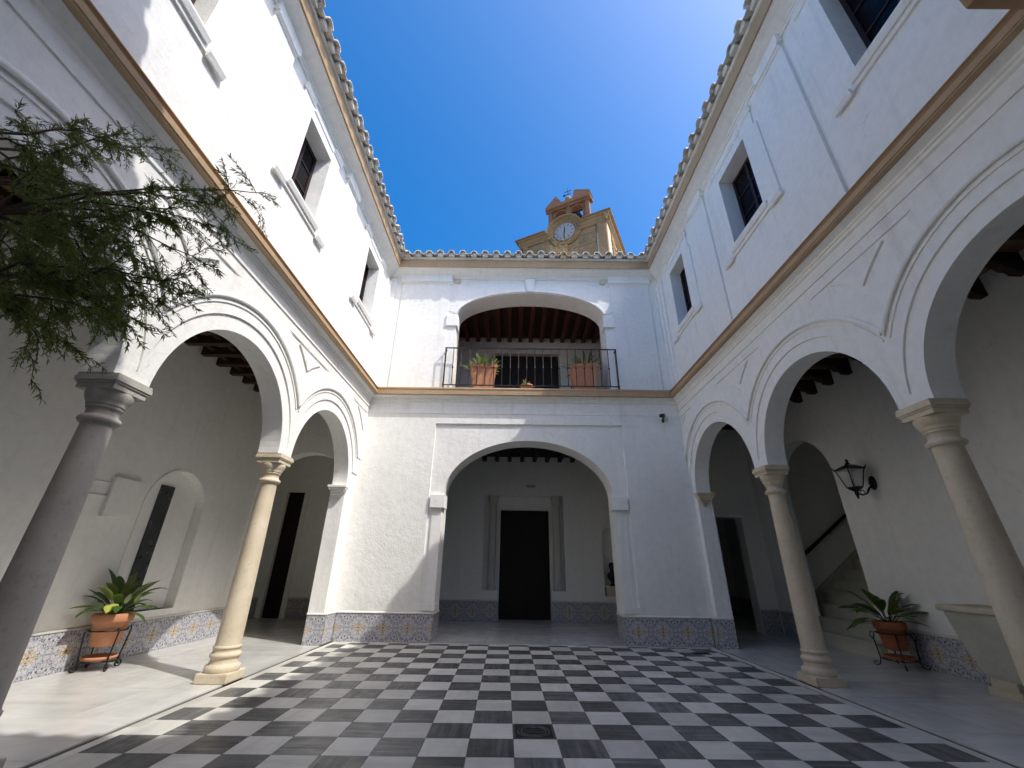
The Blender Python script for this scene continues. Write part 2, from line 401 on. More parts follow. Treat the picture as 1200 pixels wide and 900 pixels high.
    def mesh(s, name='m', weld=True, bevel=0.0):
        me = bpy.data.meshes.new(name); me.from_pydata(s.v, [], s.f)
        for p, q in zip(me.polygons, s.sm): p.use_smooth = q
        bm = bmesh.new(); bm.from_mesh(me)
        bmesh.ops.recalc_face_normals(bm, faces=bm.faces)
        if bevel > 0:
            bmesh.ops.remove_doubles(bm, verts=bm.verts, dist=1e-5)
            es = [e for e in bm.edges if len(e.link_faces) == 2 and e.calc_face_angle(0) > 0.5]
            bmesh.ops.bevel(bm, geom=es, offset=bevel, segments=2, affect='EDGES', profile=0.6)
        bm.to_mesh(me); bm.free()
        return me
    def build(s, name, material, parent=None, bevel=0.0):
        return obj(name, s.mesh(name, bevel=bevel), material, parent)

# wall frames: u along the wall, v up, d out into the courtyard
FL = lambda u, v, d: Vector((XL + d, u, v))
FR = lambda u, v, d: Vector((XR - d, u, v))
FN = lambda u, v, d: Vector((u, YB - d, v))
FS = lambda u, v, d: Vector((u, YS + d, v))
def frame_x(x, sgn): return lambda u, v, d: Vector((x + sgn*d, u, v))
def frame_y(y, sgn): return lambda u, v, d: Vector((u, y + sgn*d, v))

def arc(cu, cv, ru, rv, a0, a1, n=40):
    return [(cu + ru*cos(a0 + (a1-a0)*i/n), cv + rv*sin(a0 + (a1-a0)*i/n)) for i in range(n+1)]

# =================================================================== THE SETTING
g = MB(); g.add([(-300, -300, -0.16), (300, -300, -0.16), (300, 300, -0.16), (-300, 300, -0.16)], [(0, 1, 2, 3)])
o = g.build('ground', 'ground'); o['kind'] = 'structure'

# ------------------------------------------------------------------ courtyard floor
court = MB().box((XL-0.10, YS-3.0, -0.10), (XR+0.10, YB+0.05, -0.085)).build('courtyard_floor', 'channel'); court['kind'] = 'structure'
bed = MB().box((XL+0.071, YS-2.9, -0.084), (XR-0.071, YB-0.002, -0.006)).build('tile_bed', 'grout', court)
GX, GY, GR, T = 0.0215, 4.353, 0.0177, 0.4
def clip(poly, ax, val, keep_less):
    out = []
    for i in range(len(poly)):
        a, b = poly[i-1], poly[i]
        ia = (a[ax] <= val) == keep_less; ib = (b[ax] <= val) == keep_less
        if ia != ib:
            t = (val-a[ax])/(b[ax]-a[ax]); out.append((a[0]+(b[0]-a[0])*t, a[1]+(b[1]-a[1])*t))
        if ib: out.append(b)
    return out
CX0, CX1, CY0, CY1 = XL+0.17, XR-0.17, YS-2.8, YB-0.10
def tilemesh(poly, z0=-0.006, z1=0.0):
    n = len(poly); vs = [(x, y, z1) for x, y in poly] + [(x, y, z0) for x, y in poly]
    b = 0.0025; cx = sum(p[0] for p in poly)/n; cy = sum(p[1] for p in poly)/n
    m = MB(); m.add(vs, [tuple(range(n))] + [((i+1) % n, i, i+n, (i+1) % n+n) for i in range(n)])
    return m
gap = 0.0024
full_mesh = tilemesh([(gap, gap), (T-gap, gap), (T-gap, T-gap), (gap, T-gap)])
full_me = {k: full_mesh.mesh('floor_tile') for k in (0, 1)}
field = {0: MB(), 1: MB()}
for r in range(-17, 15):
    for c in range(-11, 12):
        kk = (c + r) % 2
        pl = [((c*T)+a, (r*T)+b) for a, b in ((gap, gap), (T-gap, gap), (T-gap, T-gap), (gap, T-gap))]
        wp = [(GX + x*cos(GR) - y*sin(GR), GY + x*sin(GR) + y*cos(GR)) for x, y in pl]
        if (c, r) == (0, 1): DRAIN = wp; continue
        q = wp
        for ax, v, less in ((0, CX0, False), (0, CX1, True), (1, CY0, False), (1, CY1, True)):
            q = clip(q, ax, v, less)
            if len(q) < 3: break
        if len(q) < 3: continue
        m_ = 'tile_grey' if kk else 'tile_white'
        if r < -1:
            k = len(q); tm = tilemesh(q); field[kk].add(tm.v, tm.f); continue
        dz = random.uniform(-0.0012, 0.0012)
        if len(q) == 4 and all(abs(a[0]-b[0]) + abs(a[1]-b[1]) < 1e-6 for a in [q[0]] for b in [min(wp, key=lambda t: abs(t[0]-a[0])+abs(t[1]-a[1]))]) and abs(sum(p[0] for p in q)-sum(p[0] for p in wp)) < 1e-6 and abs(sum(p[1] for p in q)-sum(p[1] for p in wp)) < 1e-6:
            M = Matrix.Translation((GX + c*T*cos(GR) - r*T*sin(GR), GY + c*T*sin(GR) + r*T*cos(GR), dz)) @ Matrix.Rotation(GR, 4, 'Z')
            obj('floor_tile', full_me[kk], m_, court, M)
        else:
            if abs(sum(q[i-1][0]*q[i][1]-q[i][0]*q[i-1][1] for i in range(len(q)))) < 0.004: continue
            obj('floor_tile', tilemesh(q).mesh('floor_tile'), m_, court, Matrix.Translation((0, 0, dz)))
for kk in (0, 1):
    o = field[kk].build('floor_tile_field', 'tile_grey' if kk else 'tile_white', court); o['kind'] = 'stuff'
# white border strips along the drainage channels
for x0, x1 in ((XL+0.072, XL+0.168), (XR-0.168, XR-0.072)):
    y = YS-2.8; 
    while y < YB-0.1:
        y2 = min(y+1.21, YB-0.10)
        MB().box((x0, y+0.0015, -0.006), (x1, y2-0.0015, 0.001)).build('border_stone', 'tile_white', court); y = y2
x = XL+0.072
while x < XR-0.08:
    x2 = min(x+0.98, XR-0.072); MB().box((x+0.0015, YB-0.098, -0.006), (x2-0.0015, YB-0.012, 0.001)).build('border_stone', 'tile_white', court); x = x2
# drain cover set in place of one tile, and a small grate by the north wall
dr = thing('drain_cover', (0.21, 4.95, 0), 'dark square metal drain cover with round slotted ring set into the checkered floor', 'drain cover')
def drain(parent, cx, cy, half, rot):
    M = Matrix.Translation((cx, cy, 0)) @ Matrix.Rotation(rot, 4, 'Z')
    m = MB()
    m.box((-half, -half, -0.006), (half, half, -0.0035), M); m.build('plate', 'grate', parent)
    m = MB(); w_ = 0.018
    for a, b in (((-half, -half), (half, -half+w_)), ((-half, half-w_), (half, half)), ((-half, -half+w_), (-half+w_, half-w_)), ((half-w_, -half+w_), (half, half-w_))):
        m.box((a[0], a[1], -0.0034), (b[0], b[1], 0.0012), M)
    m.build('rim', 'grate_worn', parent)
    m = MB()
    for rr in (0.78, 0.60):
        pts = [M @ Vector((rr*half*cos(2*pi*i/28), rr*half*sin(2*pi*i/28), -0.002)) for i in range(28)]
        m.tube(pts, 0.006, 6, closed=True)
    for i in range(24):
        a = 2*pi*i/24
        m.box((0.62*half, -0.005, -0.0034), (0.77*half, 0.005, 0.0012), M @ Matrix.Rotation(a, 4, 'Z'))
    for i in range(5):
        yy = (-0.5+0.25*i)*half; xx = sqrt(max(0, (0.52*half)**2-yy*yy)); m.box((-xx, yy-0.006, -0.0034), (xx, yy+0.006, 0.0010), M)
    m.build('grate', 'grate_worn', parent)
dc = (sum(p[0] for p in DRAIN)/4, sum(p[1] for p in DRAIN)/4)
drain(dr, dc[0], dc[1], 0.196, GR)
d2 = thing('floor_grate', (3.55, 9.12, 0), 'small dark rectangular grate in the floor by the tiled pier of the shaded arcade', 'drain cover')
m = MB(); m.box((3.42, 9.03, 0.003), (3.72, 9.21, 0.006)); m.build('plate', 'grate', d2)
m = MB()
for i in range(7): m.box((3.435+i*0.04, 9.045, 0.0062), (3.455+i*0.04, 9.195, 0.010))
m.build('slat', 'grate', d2)

# ------------------------------------------------------------------ marble floors of galleries and passage
def slab_floor(name, x0, x1, y0, y1, sx, sy, stagger=0.5, z=0.0, axis=1, bedz=-0.05):
    f = MB().box((x0, y0, bedz-0.05), (x1, y1, z-0.012)).build(name, 'grout', None); f['kind'] = 'structure'
    ny = max(1, round((y1-y0)/sy)); nx = max(1, round((x1-x0)/sx)); dy = (y1-y0)/ny; dx = (x1-x0)/nx
    for j in range(ny):
        off = (j % 2)*stagger*dx; xx = x0
        cuts = [x0] + [c for c in [x0+off+k*dx for k in range(-1, nx+2)] if x0+0.15 < c < x1-0.15] + [x1]
        for a, b in zip(cuts, cuts[1:]):
            MB().box((a+0.0022, y0+j*dy+0.0022, z-0.0118), (b-0.0022, y0+(j+1)*dy-0.0022, z+random.uniform(-0.0006, 0.0006))).build('marble_slab', 'slab', f)
    return f
slab_floor('gallery_floor', WL-0.3, XL-0.005, YS-2.5, 10.32, 1.35, 1.02)
slab_floor('gallery_floor', XR+0.005, WR+0.1, YS-2.5, 12.3, 1.35, 1.02)
slab_floor('passage_floor', XL, XR, YB+0.003, 14.2, 1.6, 1.05)
slab_floor('room_floor', -8.6, XL-0.02, 10.325, 13.6, 1.5, 1.1)
slab_floor('room_floor', 4.3, 8.5, 12.32, 17.5, 1.5, 1.3)

# =================================================================== COURTYARD WINGS
def uvquad_tile():
    me = MB().box((-0.5, -0.5, 0), (0.5, 0.5, 1)).mesh('dado_tile')
    return me
TILE_CACHE = {}
def dado_tile_mesh(w_, h_, q):
    key = (round(w_, 3), round(h_, 3), q)
    if key in TILE_CACHE: return TILE_CACHE[key]
    b = 0.003; t = 0.012
    vs = [(0,0,0),(w_,0,0),(w_,h_,0),(0,h_,0),(b*.3,b*.3,t-b),(w_-b*.3,b*.3,t-b),(w_-b*.3,h_-b*.3,t-b),(b*.3,h_-b*.3,t-b),(b,b,t),(w_-b,b,t),(w_-b,h_-b,t),(b,h_-b,t)]
    fs = [(8,9,10,11),(4,5,9,8),(5,6,10,9),(6,7,11,10),(7,4,8,11),(0,1,5,4),(1,2,6,5),(2,3,7,6),(3,0,4,7)]
    me = bpy.data.meshes.new('dado_tile'); me.from_pydata(vs, [], fs)
    uv = me.uv_layers.new(name='UVMap')
    for l in me.loops:
        x, y, _ = vs[l.vertex_index]; u, v = x/TW, y/TW
        if q & 1: u = 1-u
        if q & 2: v = 1-v
        uv.data[l.index].uv = (u, v)
    me.materials.append(MATS['azulejo']); TILE_CACHE[key] = me
    return me
TW = 0.255
def dado(parent, p0, p1, nrm, rows=2, phase=0, cap=True):
    """tiles along the floor line p0->p1 (xy); nrm points out of the wall; u runs so that u x z = nrm"""
    p0 = Vector((*p0, 0)); p1 = Vector((*p1, 0)); n = Vector((*nrm, 0)); z = Vector((0, 0, 1))
    u = z.cross(n)
    if (p1-p0).dot(u) < 0: p0, p1 = p1, p0
    L = (p1-p0).length; g_ = 0.002
    dn = node('dado', parent, p0)
    B = Matrix(((u.x, z.x, n.x), (u.y, z.y, n.y), (u.z, z.z, n.z))).to_4x4()
    s = 0.0; i = phase
    F = lambda a, v, d: p0 + u*a + z*v + n*d
    MB().box((0, 0, 0.0005), (L, TW*rows+0.002, 0.0075), Matrix.Translation(p0) @ B).build('grout', 'grout', dn)
    while s < L - 0.02:
        w_ = min(TW, L - s)
        for r in range(rows):
            M = Matrix.Translation(p0 + u*(s+g_/2) + z*(r*TW+g_/2) + n*0.001) @ B
            obj('dado_tile', dado_tile_mesh(w_-g_, TW-g_, (i % 2)*1 + ((r+1) % 2)*2), 'azulejo', dn, M)
        s += TW; i += 1
    if cap:
        h = TW*rows
        m = MB().prism(F, [(0.001, h+0.003), (0.020, h+0.003), (0.026, h+0.015), (0.018, h+0.03), (0.001, h+0.045)], 0, L); m.build('dado_cap', 'mortar', dn)
    return dn

def column(parent, x, y, S='column_stone'):
    c = node('column', parent, (x, y, 0))
    m = MB().box((x-0.21, y-0.21, 0), (x+0.21, y+0.21, 0.115)); m.build('plinth', S, c, bevel=0.014)
    pr = [(0.204, 0.115), (0.212, 0.13), (0.214, 0.165), (0.204, 0.19), (0.180, 0.20), (0.174, 0.215), (0.166, 0.25), (0.170, 0.27), (0.184, 0.282), (0.192, 0.30), (0.186, 0.322), (0.166, 0.332), (0.163, 0.375), (0.172, 0.38), (0.174, 0.405), (0.160, 0.415)]
    MB().lathe(pr, (x, y, 0), 40).build('base', S, c)
    sh = [(0.160, 0.415), (0.156, 0.46)] + [(0.156 - 0.037*(k/12)**1.25, 0.46 + (2.575-0.46)*k/12) for k in range(1, 13)] + [(0.124, 2.595), (0.126, 2.60)]
    MB().lathe(sh, (x, y, 0), 40).build('shaft', S, c)
    cp = [(0.126, 2.60), (0.146, 2.605), (0.158, 2.625), (0.158, 2.64), (0.146, 2.66), (0.126, 2.665), (0.122, 2.68), (0.122, 2.735), (0.134, 2.74), (0.138, 2.752), (0.134, 2.764), (0.142, 2.77), (0.148, 2.78), (0.145, 2.79), (0.158, 2.81), (0.176, 2.85), (0.182, 2.88), (0.178, 2.905)]
    MB().lathe(cp, (x, y, 0), 40).build('capital', S, c)
    m = MB()
    for a, z0, z1 in ((0.180, 2.903, 2.955), (0.192, 2.955, 2.975), (0.203, 2.975, 3.02), (0.196, 3.02, ZS)):
        m.box((x-a, y-a, z0), (x+a, y+a, z1-0.0005))
    m.build('abacus', S, c, bevel=0.005)
    return c


def storey_band(root, F, u0, u1):
    MB().prism(F, [(0.001, 5.436), (0.10, 5.436), (0.17, 5.430), (0.205, 5.430), (0.205, 5.446), (0.001, 5.446)], u0, u1, 1, 1).build('cornice_soffit', 'tan', root)
    MB().prism(F, [(0.001, 5.4465), (0.205, 5.4465), (0.218, 5.45), (0.222, 5.52), (0.205, 5.53), (0.001, 5.53)], u0, u1, 1, 1).build('cornice', 'tan', root)
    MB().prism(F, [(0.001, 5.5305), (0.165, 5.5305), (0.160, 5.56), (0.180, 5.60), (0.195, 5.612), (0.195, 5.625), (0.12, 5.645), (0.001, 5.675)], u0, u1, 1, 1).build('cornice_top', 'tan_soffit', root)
def side_wing(name, F, sgn, cols, end, wins, wx, label, mname, old):
    """F: wall frame with u = y.  cols: column axes; end: pier face"""
    root = thing(name, (F(5, 0, 0).x, 5.0, 0), label, 'building')
    edges = [(YS + 0.02, cols[0]-HW)] if cols[0]-HW > YS+0.02 else []
    spans = [(cols[i]+HW, cols[i+1]-HW) for i in range(len(cols)-1)] + [(cols[-1]+HW, end)]
    spans = [(a+0.0, b-0.0) for a, b in spans]
    holes = [[(a, z0), (b, z0), (b, z1), (a, z1)] for a, b, z0, z1 in wins]
    # three layers of plaster step back towards each arch
    def layer(off, z_end, d0, d1, top, extra=()):
        pts = [(YB, z_end if off else 0.0), (YB, top), (YS, top), (YS, ZS if off else 0.0)]
        low = []
        if off == 0:
            low.append((cols[0]-HW+0.0, 0.0)); low.append((cols[0]-HW, ZS)); low = [(YS, 0.0), (cols[0]-HW-0.001, 0.0), (cols[0]-HW-0.001, ZS)]
            for a, b in spans:
                r_ = (b-a)/2; low += arc((a+b)/2, ZS, r_, r_, pi, 0, 44)
            low += [(end, 0.0)]
            pts = [(YB, 0.0), (YB, top), (YS, top)] + low
        else:
            low = [(YS, ZS + 0.4)]
            for k, (a, b) in enumerate(spans):
                c_ = (a+b)/2; R_ = (b-a)/2 + off
                left = cols[k] if k < len(cols) else a
                right = cols[k+1] if k+1 < len(cols) else None
                a0 = pi - math.acos(max(-1, min(1, (c_-left)/R_))) if (c_-left) < R_ else pi
                if right is not None: a1 = math.acos(max(-1, min(1, (right-c_)/R_))) if (right-c_) < R_ else 0
                else: a1 = math.asin((z_end-ZS)/R_)
                low += arc(c_, ZS, R_, R_, a0, a1, 44)
            low += [(YB, z_end)]
            pts = [(YB, top), (YS, top)] + low
        MB_.plate(F, pts, list(holes) + list(extra), d0, d1)
    MB_ = MB()
    layer(0, 0, -TH, -0.045, ZTOP)
    layer(0.205, 3.40, -0.045, -0.022, ZTOP)
    # sunk spandrel panels, shaped by the two arches beside them
    tri_o, tri_i = [], []
    for k, cy in enumerate(list(cols)[0:] + [None]):
        if cy is None: continue
        sp = [s for s in spans if abs(s[0]-HW-cy) < 0.01 or abs(s[1]+HW-cy) < 0.01]
        if len(sp) < 2: continue
        cl = (sp[0][0]+sp[0][1])/2; cr = (sp[1][0]+sp[1][1])/2
        for R_, zt, lst in ((2.02, 4.96, tri_o), (2.13, 4.90, tri_i)):
            mid = (cl+cr)/2; h = (cr-cl)/2
            a_t = math.asin(h and min(1, sqrt(max(0, R_*R_-h*h))/R_)); a_top = math.asin((zt-ZS)/R_)
            left = arc(cl, ZS, R_, R_, a_t, a_top, 10)          # right side of the left arch
            right = arc(cr, ZS, R_, R_, pi-a_top, pi-a_t, 10)
            lst.append([p for p in left] + [p for p in right[:-1]])
    cl = (spans[-1][0]+spans[-1][1])/2
    for R_, zt, lst, ue in ((2.02, 4.96, tri_o, YB-0.10), (2.13, 4.90, tri_i, YB-0.15)):
        a_t = math.acos(min(1, (ue-cl)/R_)); a_top = math.asin((zt-ZS)/R_)
        lst.append(arc(cl, ZS, R_, R_, a_t, a_top, 10) + [(ue, zt)])
    layer(0.42, 3.78, -0.022, 0.0, ZTOP, tri_o)
    MB_.build('wall', mname, root)
    for t in tri_i: MB().plate(F, t, [], -0.0225, 0.006).build('spandrel_panel', mname, root)
    # moulded archivolt
    for k, (a, b) in enumerate(spans):
        c_ = (a+b)/2; R_ = (b-a)/2 + 0.44
        left = cols[k]; right = cols[k+1] if k+1 < len(cols) else None
        a0 = pi - math.acos((c_-left)/R_)
        a1 = math.acos((right-c_)/R_) if right is not None else math.asin((3.79-ZS)/R_)
        p = arc(c_, ZS, R_, R_, a0, a1, 40)
        m = MB().mould(F, p, [(-0.028, -0.001), (-0.030, 0.012), (-0.012, 0.022), (0.012, 0.022), (0.030, 0.010), (0.032, -0.001)])
        m.build('archivolt', mname, root)
        p = arc(c_, ZS, R_-0.075, R_-0.075, a0+0.03, a1-0.03, 40)
        m = MB().mould(F, p, [(-0.014, -0.023), (-0.014, -0.008), (0.014, -0.008), (0.014, -0.023)])
        m.build('archivolt_fillet', mname, root)
    # storey cornice: white mouldings, then a tan projecting band
    wh = [(-0.001, 5.12), (0.018, 5.12), (0.020, 5.28), (0.045, 5.30), (0.045, 5.335), (0.062, 5.345), (0.062, 5.375), (0.085, 5.39), (0.13, 5.425), (0.13, 5.435), (-0.001, 5.435)]
    MB().prism(F, wh, YS, YB, 1, 1).build('cornice_moulding', mname, root)
    storey_band(root, F, YS, YB)
    # upper order: pilasters with capitals, window surrounds with ears
    for cy in list(cols):
        MB().plate(F, [(cy-0.30, 5.66), (cy+0.30, 5.66), (cy+0.30, 9.02), (cy-0.30, 9.02)], [], 0.0005, 0.045).build('pilaster', old, root)
        m = MB().mould(F, [(cy-0.30, 9.04), (cy+0.30, 9.04)], [(-0.03, 0.0005), (-0.03, 0.06), (0.0, 0.075), (0.01, 0.10), (0.05, 0.10), (0.05, 0.0005)])
        m.plate(F, [(cy-0.33, 9.09), (cy+0.33, 9.09), (cy+0.33, 9.27), (cy-0.33, 9.27)], [], 0.0005, 0.10)
        m.build('pilaster_capital', mname, root)
    MB().plate(F, [(YB-0.34, 5.66), (YB-0.02, 5.66), (YB-0.02, 9.02), (YB-0.34, 9.02)], [], 0.0005, 0.045).build('pilaster', old, root)
    MB().plate(F, [(YB-0.17, 5.66), (YB-0.02, 5.66), (YB-0.02, 9.02), (YB-0.17, 9.02)], [], 0.0455, 0.085).build('pilaster', old, root)
    for a, b, z0, z1 in wins:
        wd = node('window', root, F((a+b)/2, z0, -TH+0.1))
        e = 0.40
        out = [(a-e+0.08, z0-0.20), (b+e-0.08, z0-0.20), (b+e-0.08, z0-0.10), (b+e, z0-0.10), (b+e, z1-0.10), (b+e-0.07, z1-0.10), (b+e-0.07, z1+0.34), (a-e+0.07, z1+0.34), (a-e+0.07, z1-0.10), (a-e, z1-0.10), (a-e, z0-0.10), (a-e+0.08, z0-0.10)]
        MB().plate(F, out, [[(a, z0), (b, z0), (b, z1), (a, z1)]], 0.0005, 0.032).build('surround', old, wd)
        m = MB()
        for p, q, zz in ((a-0.10, b+0.10, z0-0.115), (a-e-0.03, a-0.14, z0-0.235), (b+0.14, b+e+0.03, z0-0.235)):
            m.prism(F, [(0.0325, zz-0.02), (0.06, zz-0.02), (0.085, zz+0.05), (0.085, zz+0.085), (0.0325, zz+0.095)], p, q)
        m.build('sill', mname, wd)
        m = MB()
        for p, q in ((a-e+0.02, a-0.02), (b+0.02, b+e-0.02)):
            m.prism(F, [(0.0325, z1+0.345-0.09), (0.05, z1+0.345-0.09), (0.075, z1+0.36-0.03), (0.075, z1+0.36), (0.0325, z1+0.365)], p, q)
        m.prism(F, [(0.0325, z1+0.20), (0.048, z1+0.20), (0.06, z1+0.25), (0.06, z1+0.27), (0.0325, z1+0.28)], a+0.02, b-0.02)
        m.build('crossette', mname, wd)
        d = -0.25; fw = 0.06; mid = (a+b)/2
        fr = MB()
        fr.plate(F, [(a-0.01, z0-0.01), (b+0.01, z0-0.01), (b+0.01, z1+0.01), (a-0.01, z1+0.01)], [[(a+fw, z0+fw), (mid-fw/2, z0+fw), (mid-fw/2, z1-fw), (a+fw, z1-fw)], [(mid+fw/2, z0+fw), (b-fw, z0+fw), (b-fw, z1-fw), (mid+fw/2, z1-fw)]], d-0.05, d)
        fr.build('frame', 'window_wood', wd)
        for p, q in ((a+fw, mid-fw/2), (mid+fw/2, b-fw)):
            for zz in (z0+0.62, z0+1.10): MB().plate(F, [(p, zz), (q, zz), (q, zz+0.028), (p, zz+0.028)], [], d-0.02, d-0.004).build('glazing_bar', 'window_wood', wd)
            MB().plate(F, [(p-0.005, z0+fw-0.005), (q+0.005, z0+fw-0.005), (q+0.005, z1-fw+0.005), (p-0.005, z1-fw+0.005)], [], d-0.03, d-0.022).build('pane', 'glass_dark', wd)
    eave(root, F, YS, YB, mname, True)
    return root, spans

def eave(root, F, u0, u1, mname, side):
    en = node('eave', root, F((u0+u1)/2, 9.4, 0))
    wh = [(0.0005, 9.19), (0.03, 9.19), (0.035, 9.225), (0.06, 9.235), (0.06, 9.262), (0.075, 9.27), (0.12, 9.295), (0.20, 9.345), (0.28, 9.375), (0.30, 9.385), (0.30, 9.405), (0.0005, 9.405)]
    MB().prism(F, wh, u0, u1, 1, 1).build('cove', mname, en)
    tn = [(0.001, 9.4055), (0.30, 9.4055), (0.312, 9.39), (0.335, 9.39), (0.345, 9.62), (0.33, 9.635), (0.001, 9.635)]
    MB().prism(F, tn, u0, u1, 1, 1).build('fascia', 'tan', en)
    bd = [(0.001, 9.6355), (0.35, 9.6355), (0.375, 9.65), (0.385, 9.69), (0.37, 9.715), (-0.9, 10.03), (-0.9, 9.95), (0.001, 9.70)]
    MB().prism(F, bd, u0, u1, 1, 1).build('mortar_bed', 'mortar', en)
    # tiles: concave pan and convex cover, each its own piece
    pit = 0.325; a0, a1 = u0+0.44, u1-0.44
    n = int((a1-a0)/pit); off = ((a1-a0)-n*pit)/2
    slope = 0.30
    for i in range(n+1):
        uc = a0 + off + i*pit
        for kind in ('cover', 'pan'):
            if kind == 'pan' and i == n: continue
            u = uc + (pit/2 if kind == 'pan' else 0)
            m = MB(); ns = 8; Lt = 0.46; vs = []
            tip = 0.535 + random.uniform(-0.02, 0.02) if kind == 'cover' else 0.515 + random.uniform(-0.015, 0.015)
            jr = random.uniform(-0.02, 0.02); jz = random.uniform(-0.008, 0.008)
            for row, (dd, rs) in enumerate(((0, 1.0), (Lt, 0.80 if kind == 'cover' else 0.86))):
                for t in (0, 1):
                    for k in range(ns+1):
                        a = pi*k/ns
                        if kind == 'cover': rr = (0.098 if t == 0 else 0.082)*rs; du, dv = rr*cos(a), rr*0.95*sin(a)
                        else: rr = (0.108 if t == 0 else 0.094)*rs; du, dv = rr*cos(a), 0.055-rr*0.75*sin(a)
                        base = 9.735 if kind == 'cover' else 9.735
                        d = tip - dd
                        vs.append(F(u + du + jr*dd, base + dv + dd*slope + jz, d))
            w2 = ns+1; fs = []
            for k in range(ns):
                fs.append((k, k+1, 2*w2+k+1, 2*w2+k)); fs.append((w2+k, 3*w2+k, 3*w2+k+1, w2+k+1))
                fs.append((k, w2+k, w2+k+1, k+1)); fs.append((2*w2+k, 2*w2+k+1, 3*w2+k+1, 3*w2+k))
            fs.append((0, 2*w2, 3*w2, w2)); fs.append((ns, w2+ns, 3*w2+ns, 2*w2+ns))
            m.add(vs, fs, False)
            m.build('roof_tile' if kind == 'cover' else 'pan_tile', 'roof_tile', en)
            if kind == 'cover':     # mortar packed under the cover tile
                pl = MB(); q = []
                for k in range(ns+1):
                    a = pi*k/ns; q.append((u + 0.083*cos(a), 9.735 + 0.079*sin(a)+jz))
                q += [(u-0.083, 9.68), (u+0.083, 9.68)]
                pl.plate(F, q, [], 0.33, 0.455 + random.uniform(-0.02, 0.012)); pl.build('mortar_plug', 'mortar', en)
    # roof field behind the first course
    rows = []
    m = MB(); nu = int((u1-u0+1.0)/pit*8); vs = []
    for d, z in ((0.12, 9.83), (-3.2, 10.75)):
        for k in range(nu+1):
            u = u0-0.5 + (u1-u0+1.0)*k/nu
            ph = 2*pi*(u-(a0+off))/pit
            uu = min(max(u, u0 + max(0, d)), u1 - max(0, d)) if d > 0 else u
            vs.append(F(uu, z + 0.06*cos(ph), d))
    fs = [(k, k+1, nu+1+k+1, nu+1+k) for k in range(nu)]
    m.add(vs, fs, True); m.build('roof', 'roof_tile', root)

WIN_L = [(1.78, 2.66, 7.12, 8.72), (4.72, 5.58, 7.12, 8.72), (7.95, 8.80, 7.12, 8.72)]
WIN_R = [(2.02, 3.02, 7.08, 8.72), (5.06, 6.02, 7.08, 8.72), (8.06, 8.90, 7.05, 8.72)]
left, spansL = side_wing('arcaded_wing', FL, 1, L_COLS, L_END, WIN_L, WL, 'sunlit white wing with arches on stone columns and niche in its gallery', 'plaster', 'plaster_old')
right, spansR = side_wing('arcaded_wing', FR, -1, R_COLS, R_END, WIN_R, WR, 'shaded white wing with arches on stone columns and a stairway off its gallery', 'plaster', 'plaster')
column(left, XL-TH/2, L_COLS[2]); column(left, XL-TH/2, L_COLS[1], 'column_grey')['label'] = 'column in a greyer tone'
for y in R_COLS[1:]: column(right, XR+TH/2, y)
column(left, XL-TH/2, L_COLS[0]); column(right, XR+TH/2, R_COLS[0])

# corbels where the end arches meet the piers
def corbel(parent, F, uc, half_d, vtop, depth, sgn, material='plaster'):
    """stepped bracket; F maps (across, up, out)"""
    m = MB()
    for w_, z0, z1, d in ((half_d+0.03, -0.05, 0.0, depth), (half_d+0.015, -0.095, -0.05, depth-0.025), (half_d*0.80, -0.15, -0.095, depth-0.055), (half_d*0.62, -0.20, -0.15, depth-0.085), (half_d*0.42, -0.25, -0.20, depth-0.115), (half_d*0.22, -0.30, -0.25, depth-0.14)):
        a, b = F(uc-w_, vtop+z0+0.0005, -0.01), F(uc+w_, vtop+z1, max(0.02, d))
        m.box((min(a.x, b.x), min(a.y, b.y), a.z), (max(a.x, b.x), max(a.y, b.y), b.z))
    return m.build('corbel', material, parent, bevel=0.006)
corbel(left, frame_y(L_END, -1), XL-TH/2, TH/2-0.01, ZS, 0.17, -1)
corbel(right, frame_y(R_END, -1), XR+TH/2, TH/2-0.01, ZS, 0.17, -1, 'column_stone')
# tiled dado on the piers
dado(left, (XL-TH, L_END), (XL, L_END), (0, -1), phase=0)
dado(left, (XL, L_END), (XL, YB-0.02), (1, 0), phase=0)
dado(right, (XR, R_END), (XR+TH, R_END), (0, -1), phase=0)
dado(right, (XR, R_END), (XR, YB-0.02), (-1, 0), phase=0)

# ------------------------------------------------------------------ left gallery interior
gm = MB()
FWL = frame_x(WL, 1)
def niche_poly(c, hw, z0, zs, n=20): return [(c-hw, z0), (c+hw, z0)] + arc(c, zs, hw, hw, 0, pi, n)
nich = niche_poly(8.01, 0.71, 0.66, 2.33)
gm.plate(FWL, [(YS-2.5, -0.05), (10.32, -0.05), (10.32, ZTOP+0.5), (YS-2.5, ZTOP+0.5)], [nich], -0.36, 0.0)
gm.plate(FWL, [(7.31, 0.665), (8.715, 0.665), (8.715, 3.2), (7.31, 3.2)], [], -0.355, -0.17)
gm.build('gallery_wall', 'plaster_in', left)
MB().mould(FWL, [(8.01+0.735, 0.66), (8.01+0.735, 2.33)] + arc(8.01, 2.33, 0.735, 0.735, 0, pi, 24)[1:] + [(8.01-0.735, 0.66)], [(-0.022, 0.0005), (-0.022, 0.014), (0.022, 0.014), (0.022, 0.0005)]).build('niche_moulding', 'plaster_in', left)
MB().box((WL-0.169, 7.71, 0.661), (WL-0.14, 8.02, 2.75)).build('marble_strip', 'dark_marble', left)
MB().box((WL-0.168, 7.31, 0.63), (WL+0.03, 8.71, 0.66)).build('niche_sill', 'plaster_in', left)
dado(left, (WL, 2.3), (WL, 10.30), (1, 0), phase=0)
